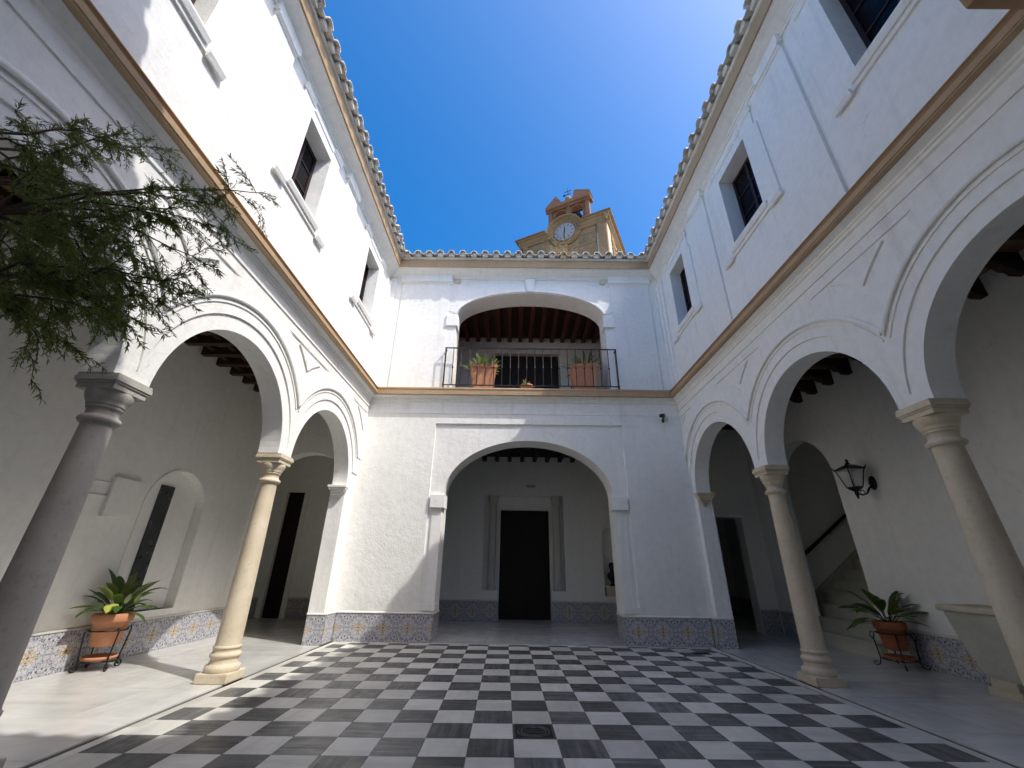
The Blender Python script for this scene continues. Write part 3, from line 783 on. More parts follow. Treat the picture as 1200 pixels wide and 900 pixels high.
# ceiling of boards and beams
def ceiling(parent, x0, x1, y0, y1, z, step, wood_='beam_wood', board='board_wood', along='x', cross=None, bw=0.06, bh=0.17):
    MB().box((x0, y0, z), (x1, y1, z+0.14)).build('ceiling_boards', board, parent)
    n = int((y1-y0)/step) if along == 'x' else int((x1-x0)/step)
    for i in range(n+1):
        if along == 'x':
            yc = y0 + step*(i+0.35); 
            if yc > y1-0.05: break
            M = Matrix.Translation(((x0+x1)/2, yc, z-bh/2+0.0)); me = MB().box((-(x1-x0)/2+0.002, -bw, -bh/2), ((x1-x0)/2-0.002, bw, bh/2-0.0005)).mesh('beam')
        else:
            xc = x0 + step*(i+0.5)
            if xc > x1-0.05: break
            M = Matrix.Translation((xc, (y0+y1)/2, z-bh/2)) @ Matrix.Rotation(pi/2, 4, 'Z'); me = MB().box((-(y1-y0)/2+0.002, -bw, -bh/2), ((y1-y0)/2-0.002, bw, bh/2-0.0005)).mesh('beam')
        obj('beam', me, wood_, parent, M)
    if cross:
        for c in cross:
            me = MB().box((-(y1-y0)/2+0.002, -bw*0.75, -0.05), ((y1-y0)/2-0.002, bw*0.75, 0.0495)).mesh('cross_batten')
            obj('cross_batten', me, wood_, parent, Matrix.Translation((c, (y0+y1)/2, z-0.05)) @ Matrix.Rotation(pi/2, 4, 'Z'))
ceiling(left, WL, XL-TH, YS-2.4, 10.32, ZCEIL, 0.46, cross=[WL+0.25+0.42*k for k in range(6)])
# cross arch at the end of the gallery, and the dim room behind it
FTA = frame_y(10.32, -1)
ta = [(WL-2.3, -0.05), (-6.25, -0.05), (-6.25, 3.08)] + arc(-5.2, 3.08, 1.05, 0.98, pi, 0, 36) + [(-4.15, -0.05), (XL-0.05, -0.05), (XL-0.05, ZCEIL+0.1), (WL-2.3, ZCEIL+0.1)]
MB().plate(FTA, ta, [], -0.32, 0.0).build('cross_arch', 'plaster_in', left)
corbel(left, frame_x(-6.25, 1), 10.48, 0.14, 3.08, 0.20, 1, 'plaster_in')
rm = MB()
FRB = frame_y(13.5, -1)
rm.plate(FRB, [(-8.7, -0.05), (-3.7, -0.05), (-3.7, ZCEIL), (-8.7, ZCEIL)], [[(-7.27, 0.0), (-6.71, 0.0), (-6.71, 3.56), (-7.27, 3.56)]], -0.25, 0)
rm.box((-8.8, 10.64, -0.05), (-8.7, 13.75, ZCEIL)); rm.box((-3.85, 10.70, -0.05), (-3.75, 13.75, ZCEIL))
rm.box((-8.8, 10.64, ZCEIL), (-3.75, 13.75, ZCEIL+0.1))
rm.build('rear_room_walls', 'plaster_in', left)
dn_ = node('door', left, (-7.12, 13.6, 0))
MB().box((-7.29, 13.60, -0.03), (-6.69, 13.65, 3.58)).build('leaf', 'door_wood', dn_)
m = MB()
for a, b in (((-7.42, 13.47, 0), (-7.27, 13.4995, 3.74)), ((-6.71, 13.47, 0), (-6.56, 13.4995, 3.74)), ((-7.2695, 13.47, 3.56), (-6.7105, 13.4995, 3.74))): m.box(a, b)
m.build('frame', 'plaster_in', dn_)
dado(left, (-8.7, 13.5), (-7.43, 13.5), (0, -1)); dado(left, (-6.55, 13.5), (-3.85, 13.5), (0, -1))
dado(left, (-8.7, 10.7), (-8.7, 13.48), (1, 0))
# outer shell of the upper storey
m = MB(); m.box((WL-0.05, YS-2.5, ZCEIL+0.14), (XL-TH, 13.7, ZCEIL+0.24)); m.box((WL-0.35, 10.33, ZCEIL+0.2), (WL, 13.7, ZTOP+0.5)); m.box((WL-0.3, 13.7, -0.05), (XL, 13.9, ZTOP+0.6))
m.build('upper_floor', 'plaster_in', left)

# ------------------------------------------------------------------ right gallery interior
FWR = frame_x(WR, -1)
sy0, sy1, szs = 8.82, 10.90, 3.32
st = [(sy0, -0.05), (sy0, szs)] + arc((sy0+sy1)/2, szs, (sy1-sy0)/2, (sy1-sy0)/2, pi, 0, 28)[1:] + [(sy1, -0.05)]
outl = [(YS-2.5, -0.05)] + st + [(12.2, -0.05), (12.2, ZTOP+0.5), (YS-2.5, ZTOP+0.5)]
MB().plate(FWR, outl, [], -0.32, 0.0).build('gallery_wall', 'plaster_in', right)
dado(right, (WR, 3.0), (WR, sy0-0.02), (-1, 0)); dado(right, (WR, sy1+0.02), (WR, 11.93), (-1, 0))
ceiling(right, XR+TH, WR, YS-2.4, 11.95, ZCEIL, 0.52)
# carved beam ends at the wall
for k in range(22):
    yc = YS-2.4 + 0.52*(k+0.35)
    if yc < 2.5 or yc > 11.8: continue
    m = MB().prism(lambda u, v, d, yc=yc: Vector((WR - d, yc+u, v)), [(0.001, ZCEIL-0.171), (0.42, ZCEIL-0.171), (0.38, ZCEIL-0.20), (0.33, ZCEIL-0.21), (0.28, ZCEIL-0.26), (0.20, ZCEIL-0.27), (0.16, ZCEIL-0.32), (0.001, ZCEIL-0.33)], -0.055, 0.055)
    m.build('beam_bracket', 'beam_wood', right)
FRE = frame_y(11.95, -1)
MB().plate(FRE, [(XR+0.1, -0.05), (5.05, -0.05), (5.05, 2.80), (6.34, 2.80), (6.34, -0.05), (WR+0.2, -0.05), (WR+0.2, ZCEIL+0.1), (XR+0.1, ZCEIL+0.1)], [], -0.35, 0.0).build('end_wall', 'plaster_in', right)
m = MB(); m.box((4.2, 17.4, -0.05), (8.6, 17.6, 4.0)); m.box((8.5, 12.31, -0.05), (8.6, 17.4, 4.0)); m.box((4.2, 12.31, -0.05), (4.3, 17.4, 4.0)); m.box((4.2, 12.31, 4.0), (8.6, 17.6, 4.1)); m.box((WR+0.2, 12.2, -0.05), (8.6, 12.3, 4.1))
m.build('rear_room_walls', 'plaster_in', right)
dado(right, (4.3, 17.4), (8.5, 17.4), (0, -1)); dado(right, (XR+TH, 11.95), (5.05, 11.95), (0, -1)); dado(right, (6.36, 11.95), (WR-0.03, 11.95), (0, -1))
dado(right, (8.5, 12.35), (8.5, 17.38), (-1, 0))
MB().box((XR+0.02, YB+0.66, -0.05), (XR+TH-0.02, 12.2, ZCEIL+0.1)).build('partition_wall', 'plaster_in', right)
# stairs rising away from the gallery
stc = node('staircase', right, (6.72, 9.5, 0))
RISE, RUN = 0.25, 0.34
HY1 = 11.5
for k in range(11):
    x0 = 6.70 + RUN*k; z1 = RISE*(k+1)
    ya, yb_ = (sy0-0.10, sy1-0.02) if k == 0 else (sy0+0.003, sy1-0.004)
    if k == 0: ya, yb_ = sy0-0.02, sy1-0.01
    if x0 > WR+0.30: ya, yb_ = sy0+0.003, HY1-0.004
    s_ = MB(); s_.box((x0, ya, max(0.0, z1-RISE-0.30)), (x0+RUN+0.02, yb_, z1-0.035)).build('riser', 'step_marble', stc)
    MB().box((x0-0.03, ya+0.001, z1-0.0345), (x0+RUN+0.005, yb_-0.001, z1)).build('tread', 'step_marble', stc, bevel=0.008)
m = MB(); m.box((WR+0.32, HY1, -0.05), (11.0, HY1+0.2, 7.0)); m.box((WR+0.32, sy0-0.2, -0.05), (11.0, sy0, 7.0)); m.box((10.9, sy0, -0.05), (11.1, HY1, 7.0)); m.box((WR+0.32, sy0, 6.2), (11.0, HY1, 6.4))
m.build('stair_walls', 'plaster_in', right)
m = MB(); sk_ = [(WR+0.33, 0.0), (WR+0.33, 0.72), (10.3, 0.72+3.12*RISE/RUN), (10.3, 0.0)]
m.plate(frame_y(HY1, -1), sk_, [], 0.001, 0.018); m.build('skirting', 'step_marble', stc)
hr = thing('handrail', (7.6, HY1-0.08, 1.3), 'dark wooden handrail climbing the wall above the marble stairs', 'handrail')
h0 = Vector((7.30, HY1-0.08, 1.70)); h1 = Vector((9.9, HY1-0.08, 1.70+2.6*0.725))
MB().tube([h0, h0+(h1-h0)*0.5, h1], 0.042, 10).build('rail', 'door_wood', hr)
for t in (0.06, 0.4, 0.75):
    p = h0+(h1-h0)*t; MB().tube([p+Vector((0, 0, -0.03)), p+Vector((0, 0.03, -0.09)), p+Vector((0, 0.078, -0.09))], 0.010, 6).build('bracket', 'iron', hr)
m = MB(); m.box((XR+TH, YS-2.5, ZCEIL+0.14), (WR+0.05, 12.3, ZCEIL+0.24)); m.box((XR, 12.31, 4.11), (WR+0.3, 12.5, ZTOP+0.6)); m.build('upper_floor', 'plaster_in', right)

# =================================================================== NORTH WING
north = thing('balcony_wing', (0.35, YB, 0), 'white end wing with a broad arched passage below a balcony, between the two arcades', 'building')
TN = 0.66
lc, lh, lz, lr = 0.345, 2.005, 2.97, 1.34      # lower arch centre, half width, spring, rise
bc, bh_, bz, br_ = 0.41, 2.085, 7.93, 0.80      # balcony arch
bal = [(bc-bh_, 5.60), (bc+bh_, 5.60)] + arc(bc, bz, bh_, br_, 0, pi, 40)
low = arc(lc, lz, lh, lr, pi, 0, 48)
x0, x1 = XL-TH+0.02, XR+TH-0.02
wm = MB()
wm.plate(FN, [(x0, 0), (lc-lh, 0)] + low + [(lc+lh, 0), (x1, 0), (x1, ZTOP), (x0, ZTOP)], [bal], -TN, -0.045)
pa, pb, pz0, pz1 = -1.98, 2.68, 0.70, 4.72
wm.plate(FN, [(x0, 0), (lc-lh, 0), (lc-lh, pz0), (pa, pz0), (pa, pz1), (pb, pz1), (pb, pz0), (lc+lh, pz0), (lc+lh, 0), (x1, 0), (x1, ZTOP), (x0, ZTOP)], [bal], -0.045, 0.0)
wm.build('wall', 'plaster_old', north)
# arch piers: pilasters, imposts, base blocks
for a, b in ((lc-lh, pa+0.10), (lc+lh, pb-0.10)):
    s_ = 1 if b > a else -1; lo, hi = min(a, b), max(a, b)
    MB().plate(FN, [(lo, pz0), (hi, pz0), (hi, 2.66), (lo, 2.66)], [], -0.0445, 0.0 - 0.012).build('pilaster', 'plaster', north)
    e = -0.045 if s_ > 0 else 0.045
    MB().box((lo-0.06, YB-0.055, 2.665), (hi+0.06, YB+TN*0.5, 2.97)).build('impost', 'plaster', north, bevel=0.012)
    MB().box((lo-0.02-(0.02 if s_ < 0 else -0.0), YB-0.03, 0.575), (hi+0.02, YB+TN*0.6, 0.70)).build('base_block', 'plaster', north, bevel=0.006)
# tiled dado
dado(north, (XL+0.02, YB), (lc-lh, YB), (0, -1), phase=0)
dado(north, (lc+lh, YB), (XR-0.02, YB), (0, -1), phase=1)
dado(north, (lc-lh, YB-0.012), (lc-lh, YB+TN), (1, 0), phase=0)
dado(north, (lc+lh, YB-0.012), (lc+lh, YB+TN), (-1, 0), phase=0)
# cornice
wh = [(-0.001, 5.10), (0.018, 5.10), (0.020, 5.28), (0.045, 5.30), (0.045, 5.335), (0.062, 5.345), (0.062, 5.375), (0.085, 5.39), (0.13, 5.425), (0.13, 5.435), (-0.001, 5.435)]
MB().prism(FN, [(-0.001, 4.98), (0.012, 4.98), (0.015, 5.099), (-0.001, 5.099)], XL, XR).build('frieze', 'plaster', north)
MB().prism(FN, wh, XL, XR, 1, 1).build('cornice_moulding', 'plaster', north)
tn = [(0.001, 5.436), (0.175, 5.426), (0.215, 5.43), (0.222, 5.55), (0.235, 5.565), (0.235, 5.60), (0.225, 5.612), (-0.0, 5.62)]
MB().prism(FN, tn, XL, XR, 1, 1).build('cornice', 'tan', north)
# upper order
for a, b, d in ((XL+0.40, -1.92, 0.03), (2.74, XR-0.32, 0.03)):
    MB().plate(FN, [(a, 5.625), (b, 5.625), (b, 9.185), (a, 9.185)], [], 0.0005, d).build('wall_panel', 'plaster_old', north)
for a, b in ((XL+0.40, -1.90), (2.72, XR-0.32)):
    m = MB().prism(FN, [(0.0005, 9.00), (0.045, 9.00), (0.05, 9.03), (0.075, 9.05), (0.075, 9.189), (0.0005, 9.189)], a-0.02, b+0.02); m.build('capital_band', 'plaster', north)
    m = MB().plate(FN, [(a-0.03, 9.06), (b+0.03, 9.06), (b+0.03, 9.34), (a-0.03, 9.34)], [], 0.0755, 0.10); m.build('frieze_block', 'plaster', north)
for a, b, d in ((XL+0.02, XL+0.20, 0.05), (XR-0.18, XR-0.02, 0.05), (XL+0.2005, XL+0.36, 0.018), (XR-0.29, XR-0.1805, 0.018)):
    MB().plate(FN, [(a, 5.625), (b, 5.625), (b, 9.18), (a, 9.18)], [], 0.0005, d).build('pilaster', 'plaster', north)
# balcony arch: pilasters, imposts, archivolt, keystone
for s_ in (-1, 1):
    e = bc + s_*bh_
    lo, hi = (e-0.26, e) if s_ < 0 else (e, e+0.26)
    MB().plate(FN, [(lo, 5.625), (hi, 5.625), (hi, 7.55), (lo, 7.55)], [], 0.0005, 0.022).build('jamb_pilaster', 'plaster', north)
    lo2, hi2 = (lo-0.02, hi+0.05) if s_ < 0 else (lo-0.05, hi+0.02)
    MB().box((lo2, YB-0.075, 7.555), (hi2, YB+0.30, 7.925)).build('impost', 'plaster', north, bevel=0.02)
ar = []
for i in range(41):
    a = 0.10 + (pi-0.20)*i/40; ar.append((bc + (bh_+0.17)*cos(a), bz + 0.03 + (br_+0.17)*sin(a)))
MB().mould(FN, ar, [(-0.13, 0.0005), (-0.13, 0.018), (0.10, 0.018), (0.12, 0.035), (0.17, 0.035), (0.18, 0.0005)]).build('archivolt', 'plaster', north)
MB().plate(FN, [(bc-0.09, bz+br_+0.01), (bc+0.09, bz+br_+0.01), (bc+0.15, 9.185), (bc-0.15, 9.185)], [], 0.0355, 0.07).build('keystone', 'plaster', north)
for x in (-1.72, 2.53):
    m = MB().lathe([(0.0, 0.02), (0.05, 0.02), (0.085, 0.0), (0.09, -0.03), (0.075, -0.06)], (x, YB-0.036, 9.22-0.10), 16, M=Matrix.Rotation(pi/2, 3, 'X').to_4x4(), cap=False); m.build('ceramic_boss', 'column_stone', north)
eave(north, FN, XL, XR, 'plaster', False)

# ------------------------------------------------------------------ passage behind the arch
PY = 13.72
FP = frame_y(PY, -1)
dx0, dx1, dzt = -0.42, 1.16, 3.16
rc = [(-0.93, 0.80), (dx0, 0.80), (dx0, 0.0), (dx1, 0.0), (dx1, 0.80), (1.60, 0.80), (1.60, 3.58), (-0.93, 3.58)]
pn = niche_poly(3.13, 0.36, 0.68, 2.30)
m = MB()
m.plate(FP, [(XL-0.1, -0.05), (dx0-0.0, -0.05)] + [(dx0, 0.80), (-0.93, 0.80), (-0.93, 3.58), (1.60, 3.58), (1.60, 0.80), (dx1, 0.80), (dx1, -0.05)] + [(XR+0.1, -0.05), (XR+0.1, ZCEIL), (XL-0.1, ZCEIL)], [pn], -0.28, 0)
m.plate(FP, [(-1.1, -0.05), (dx0, -0.05), (dx0, dzt), (dx1, dzt), (dx1, -0.05), (1.8, -0.05), (1.8, 3.75), (-1.1, 3.75)], [], -0.5, -0.2805)
m.plate(FP, [(2.6, 0.5), (3.7, 0.5), (3.7, 2.9), (2.6, 2.9)], [], -0.36, -0.2805)
m.box((XL-0.2, YB+TN, -0.05), (XL-0.02, PY+0.3, ZCEIL)); m.box((XR+0.0, YB+TN+0.001, -0.05), (XR+0.018, PY+0.3, ZCEIL))
m.build('passage_walls', 'plaster_in', north)
for cx in (-0.66, 1.38):
    cl_ = node('engaged_column', north, (cx, PY+0.1, 0.8))
    MB().lathe([(0.15, 0.80), (0.15, 0.86), (0.16, 0.88), (0.13, 0.92), (0.125, 0.95), (0.112, 3.2), (0.13, 3.22), (0.13, 3.25), (0.115, 3.28), (0.16, 3.42), (0.17, 3.50), (0.17, 3.577)], (cx, PY+0.10, 0), 24).build('shaft', 'pale_stone', cl_)
dd = node('door', north, (0.37, PY+0.5, 0))
for a, b in ((dx0, 0.368), (0.372, dx1)):
    lf = MB().box((a+0.002, PY+0.44, 0.01), (b-0.002, PY+0.48, dzt-0.01)).build('leaf', 'door_wood', dd)
    m = MB()
    for z0_, z1_ in ((0.15, 0.9), (1.0, 1.95), (2.05, 3.0)): m.box((a+0.12, PY+0.425, z0_), (b-0.12, PY+0.4395, z1_))
    m.build('door_panel', 'door_wood', dd)
MB().box((dx0-0.1, PY+0.485, -0.05), (dx1+0.1, PY+0.53, dzt+0.1)).build('door_backing', 'door_wood', dd)
dado(north, (XL, PY), (dx0-0.005, PY), (0, -1)); dado(north, (dx1+0.005, PY), (XR-0.02, PY), (0, -1))
ceiling(north, XL, XR, YB+TN, PY, 4.86, 0.42, along='y', wood_='door_wood', board='door_wood')
el = thing('emergency_light', (0.56, PY-0.03, 3.86), 'small oblong white emergency light above the dark passage door', 'emergency light')
MB().box((0.40, PY-0.055, 3.83), (0.72, PY-0.001, 3.93)).build('body', 'plastic_white', el, bevel=0.012)
MB().box((0.42, PY-0.064, 3.845), (0.70, PY-0.0555, 3.90)).build('diffuser', 'lamp_glass', el)
# small figure on a plinth in the passage niche
pd = thing('niche_plinth', (3.0, PY+0.14, 0.68), 'small pale stone block standing in the passage niche', 'plinth')
MB().box((2.82, PY+0.02, 0.681), (3.30, PY+0.25, 0.96)).build('block', 'column_stone', pd, bevel=0.01)
fg = thing('figurine', (3.05, PY+0.14, 0.96), 'small dark figure standing on the pale block in the passage niche', 'sculpture')
MB().lathe([(0.10, 0.0), (0.10, 0.03), (0.05, 0.06), (0.05, 0.10), (0.10, 0.16), (0.155, 0.24), (0.16, 0.30), (0.12, 0.36), (0.06, 0.39), (0.05, 0.43), (0.075, 0.47), (0.09, 0.53), (0.085, 0.60), (0.05, 0.65), (0.0, 0.665)], (3.05, PY+0.14, 0.96), 20).build('figure', 'bronze', fg)

# ------------------------------------------------------------------ balcony loggia
LY = 12.6
FB = frame_y(LY, -1)
m = MB()
m.plate(FB, [(XL, 5.5), (XR, 5.5), (XR, 9.2), (XL, 9.2)], [[(-0.70, 5.62), (1.50, 5.62), (1.50, 8.24), (-0.70, 8.24)]], -0.3, 0)
m.box((XL-0.1, YB+TN, 5.5), (XL, LY+0.3, 9.2)); m.box((XR, YB+TN, 5.5), (XR+0.1, LY+0.3, 9.2))
m.build('loggia_walls', 'plaster_shade', north)
MB().box((XL, YB+0.01, 5.44), (XR, LY+1.2, 5.598)).build('loggia_floor', 'terracotta_dark', north)
ceiling(north, XL, XR, YB+TN, LY, 8.86, 0.37, wood_='loggia_wood', board='beam_wood', along='y', bw=0.07, bh=0.18)
ld = node('door', north, (0.4, LY+0.2, 5.62))
for a, b in ((-0.70, 0.398), (0.402, 1.50)): MB().box((a, LY+0.20, 5.625), (b, LY+0.25, 8.235)).build('leaf', 'door_wood', ld)
MB().box((-0.75, LY+0.26, 5.6), (1.55, LY+0.30, 8.3)).build('door_backing', 'door_wood', ld)
MB().box((XL, YB+TN+0.01, 9.05), (XR, LY+1.2, 9.25)).build('attic_floor', 'plaster_in', north)

# =================================================================== SOUTH WING (behind and above the camera)
south = thing('entrance_wing', (0.35, YS, 0), 'white entrance wing closing the courtyard opposite the balcony', 'building')
so_ = arc(0.35, 3.0, 2.3, 1.5, pi, 0, 30)
MB().plate(FS, [(XL-0.3, 0), (0.35-2.3, 0)] + so_ + [(0.35+2.3, 0), (XR+0.3, 0), (XR+0.3, ZTOP), (XL-0.3, ZTOP)], [[(-0.5, 7.1), (1.2, 7.1), (1.2, 8.7), (-0.5, 8.7)]], -0.4, 0).build('wall', 'plaster', south)
MB().box((-0.55, YS-0.36, 7.05), (1.25, YS-0.30, 8.75)).build('shutter', 'window_wood', south)
m = MB(); m.box((WL-0.3, YS-2.6, -0.05), (WR+0.3, YS-2.5, ZTOP+0.4)); m.box((XL-0.3, YS-2.5, 5.46), (XR+0.3, YS-0.4, 5.6)); m.build('rear_wall', 'plaster_in', south)
MB().prism(FS, tn, XL, XR, 1, 1).build('cornice', 'tan', south); MB().prism(FS, wh, XL, XR, 1, 1).build('cornice_moulding', 'plaster', south)
eave(south, FS, XL, XR, 'plaster', False)
#PART2
# =================================================================== BELL TOWER OF THE CHURCH BEHIND
TA = Vector((0.38, 20.76, 0)); TU = Vector((0.8944, -0.4473, 0)); TN_ = Vector((-0.4473, -0.8944, 0))
FT = lambda u, v, d: TA + TU*u + TN_*d + Vector((0, 0, v))
tower = thing('bell_tower', TA + TU*2.9 - TN_*2.5, 'golden stone church tower with a white clock and brick belfry above the roofline', 'tower')
MB().plate(FT, [(0.12, 0), (5.5, 0), (5.5, 20.3), (0.12, 20.3)], [], -5.0, 0).build('body', 'church_stone', tower)
m = MB()
for a, b in ((0.12, 0.42), (4.98, 5.5)):
    m = MB().plate(FT, [(a, 0), (b, 0), (b, 20.28), (a, 20.28)], [], 0.001, 0.10); m.build('corner_pilaster', 'church_stone', tower)
MB().plate(FT, [(4.90, 0), (4.975, 0), (4.975, 19.6), (4.90, 19.6)], [], 0.001, 0.05).build('downpipe', 'church_pale', tower)
# courses of ashlar, a little uneven
for k in range(9):
    z0 = 16.6 + k*0.40; off = 0.35*(k % 2); u = 0.45
    while u < 4.85:
        w_ = random.uniform(0.5, 0.85); e = min(u+w_, 4.87)
        if not (z0 > 19.3 and 1.9 < (u+e)/2 < 4.0):
            MB().plate(FT, [(u+0.012, z0+0.012), (e-0.012, z0+0.012), (e-0.012, z0+0.388), (u+0.012, z0+0.388)], [], 0.0005, random.uniform(0.012, 0.035)).build('ashlar', 'church_stone', tower)
        u = e
# right flank: rough pale plaster and brick toothing
FTS = lambda u, v, d: TA + TU*(5.5+d) - TN_*u + Vector((0, 0, v))
MB().plate(FTS, [(0.0, 0), (5.0, 0), (5.0, 20.25), (0.0, 20.25)], [], 0.001, 0.04).build('flank', 'church_pale', tower)
for k in range(12):
    z0 = 16.5+0.31*k
    MB().plate(FTS, [(0.75+random.uniform(0, .3), z0), (1.5+random.uniform(0, .8), z0+0.02), (1.4+random.uniform(0, .8), z0+0.27), (0.8, z0+0.25)], [], 0.041, 0.10).build('rubble', 'church_stone' if k % 3 else 'church_brick', tower)
MB().plate(FTS, [(2.3, 15), (4.6, 15), (4.6, 20.0), (2.3, 20.0)], [], 0.041, 0.35).build('buttress', 'church_stone', tower)
# cornice, swept up in an arch over the clock
cc = (2.95, 20.47); ra = 0.93
base_p = [(-0.12, 20.62), (cc[0]-ra-0.08, 20.62)]
path = [(-0.15, 20.62), (cc[0]-1.02, 20.62)] + arc(cc[0], cc[1], 1.03, 1.03, pi-0.15, 0.15, 20) + [(cc[0]+1.02, 20.62), (5.78, 20.62)]
prof = [(-0.32, -0.02), (-0.32, 0.06), (-0.18, 0.14), (-0.10, 0.16), (0.0, 0.28), (0.10, 0.30), (0.14, 0.34), (0.16, 0.02), (0.16, -0.02)]
prof = [(-0.32, 0.0), (-0.32, 0.08), (-0.2, 0.12), (-0.12, 0.20), (0.02, 0.24), (0.06, 0.34), (0.16, 0.36), (0.16, 0.0)]
MB().mould(FT, path, prof).build('cornice', 'church_stone', tower)
MB().prism(FTS, [(0.0, 20.30), (0.10, 20.30), (0.18, 20.42), (0.24, 20.5), (0.28, 20.66), (0.36, 20.68), (0.36, 20.78), (0.0, 20.78)], -0.36, 5.1).build('cornice', 'church_stone', tower)
for a, b in ((-0.35, cc[0]-1.20), (cc[0]+1.20, 5.9)): MB().plate(FT, [(a, 20.785), (b, 20.785), (b, 20.86), (a, 20.86)], [], -5.2, 0.42).build('ledge', 'church_brick', tower)
MB().plate(FT, [(cc[0]-1.199, 20.5), (cc[0]+1.199, 20.5), (cc[0]+1.199, 20.86), (cc[0]-1.199, 20.86)], [], -5.0, -0.005).build('ledge', 'church_brick', tower)
MB().lathe([(0.0, 0.0), (1.05, 0.0), (1.05, 0.06), (0.0, 0.06)], (0, 0, 0), 40, M=Matrix.Translation(FT(cc[0], cc[1], 0.01)) @ Matrix((TU, Vector((0, 0, 1)), TN_)).transposed().to_4x4()).build('clock_surround', 'church_stone', tower)
clk = node('clock', tower, FT(cc[0], cc[1], 0.1))
CMX = Matrix.Translation(FT(cc[0], cc[1], 0.0)) @ Matrix((TU, Vector((0, 0, 1)), TN_)).transposed().to_4x4()
MB().lathe([(0.0, 0.08), (0.66, 0.08), (0.66, 0.13), (0.62, 0.14), (0.0, 0.14)], (0, 0, 0), 48, M=CMX, cap=False).build('dial', 'clock_white', clk)
m = MB()
for k in range(12):
    a = 2*pi*k/12; M = CMX @ Matrix.Rotation(a, 4, 'Z'); m.box((-0.02, 0.46, 0.1402), (0.02, 0.57, 0.150), M)
m.build('hour_marks', 'bronze', clk)['kind'] = 'stuff'
MB().box((-0.025, -0.10, 0.152), (0.025, 0.34, 0.162), CMX @ Matrix.Rotation(radians(-4), 4, 'Z')).build('hour_hand', 'iron', clk)
MB().box((-0.018, -0.10, 0.164), (0.018, 0.50, 0.174), CMX @ Matrix.Rotation(radians(176), 4, 'Z')).build('minute_hand', 'iron', clk)
# belfry wall with two arched openings
FBf = lambda u, v, d: FT(u, v, d-0.12)
def ao(c, hw, z0, zs): return [(c-hw, z0), (c+hw, z0)] + arc(c, zs, hw, hw, 0, pi, 16)
MB().plate(FBf, [(1.90, 20.5), (4.55, 20.5), (4.55, 22.72), (1.90, 22.72)], [ao(2.68, 0.36, 21.15, 22.12), ao(3.75, 0.36, 21.15, 22.12)], -0.40, 0.0).build('belfry', 'church_brick', tower)
for a, b in ((1.86, 2.10), (3.10, 3.34), (4.33, 4.58)):
    MB().plate(FBf, [(a, 20.9), (b, 20.9), (b, 22.6), (a, 22.6)], [], 0.001, 0.09).build('belfry_pilaster', 'church_brick', tower)
for c in (2.68, 3.75):
    MB().mould(FBf, arc(c, 22.12, 0.43, 0.43, pi, 0, 16), [(-0.05, 0.001), (-0.05, 0.05), (0.05, 0.05), (0.05, 0.001)]).build('arch_ring', 'church_brick', tower)
MB().prism(FBf, [(0.0, 22.62), (0.12, 22.62), (0.18, 22.74), (0.26, 22.78), (0.26, 22.88), (0.0, 22.90)], 1.72, 4.74).build('belfry_cornice', 'church_brick', tower)
MB().plate(FBf, [(1.74, 22.88), (4.72, 22.88), (4.72, 23.05), (1.74, 23.05)], [], -0.55, 0.24).build('belfry_top', 'church_brick', tower)
MB().plate(FBf, [(1.70, 23.052), (2.85, 23.052), (2.50, 23.72), (2.42, 23.75)], [], -0.35, 0.20).build('pediment_half', 'church_brick', tower)
MB().plate(FBf, [(3.55, 23.052), (4.76, 23.052), (4.70, 23.30), (3.78, 23.75), (3.70, 23.70)], [], -0.35, 0.20).build('pediment_half', 'church_brick', tower)
fp = FBf(3.2, 23.05, -0.15)
MB().lathe([(0.24, 0), (0.24, 0.14), (0.14, 0.18), (0.20, 0.32), (0.22, 0.45), (0.15, 0.62), (0.05, 0.70)], fp, 16).build('finial', 'church_stone', tower)
m = MB(); ct = fp + Vector((0, 0, 0.68)); m.tube([ct, ct+Vector((0, 0, 0.75))], 0.025, 6); m.tube([ct+TU*-0.25+Vector((0, 0, 0.5)), ct+TU*0.25+Vector((0, 0, 0.5))], 0.022, 6)
m.tube([ct+TU*-0.30+Vector((0, 0, 0.22)), ct+TU*0.22+Vector((0, 0, 0.22))], 0.02, 6); m.box((-0.34, -0.01, 0.14), (-0.2, 0.01, 0.30), Matrix.Translation(ct) @ Matrix.Rotation(-0.464, 4, 'Z'))
m.build('weathervane_cross', 'iron', tower)
for c in (2.68, 3.75):
    bl = thing('bell', FBf(c, 21.7, -0.2), 'dark bronze bell in the belfry arch next to the sunlit tower flank' if c > 3 else 'dark bronze bell in the belfry arch away from the sunlit tower flank', 'bell')
    p = FBf(c, 21.70, -0.2)
    MB().lathe([(0.30, 0.0), (0.27, 0.06), (0.20, 0.22), (0.16, 0.38), (0.10, 0.46), (0.0, 0.48)], p, 20).build('body', 'bronze', bl)
    q = p + Vector((0, 0, 0.52)); MB().tube([q-TU*0.35, q+TU*0.35], 0.06, 8).build('yoke', 'bronze', bl)

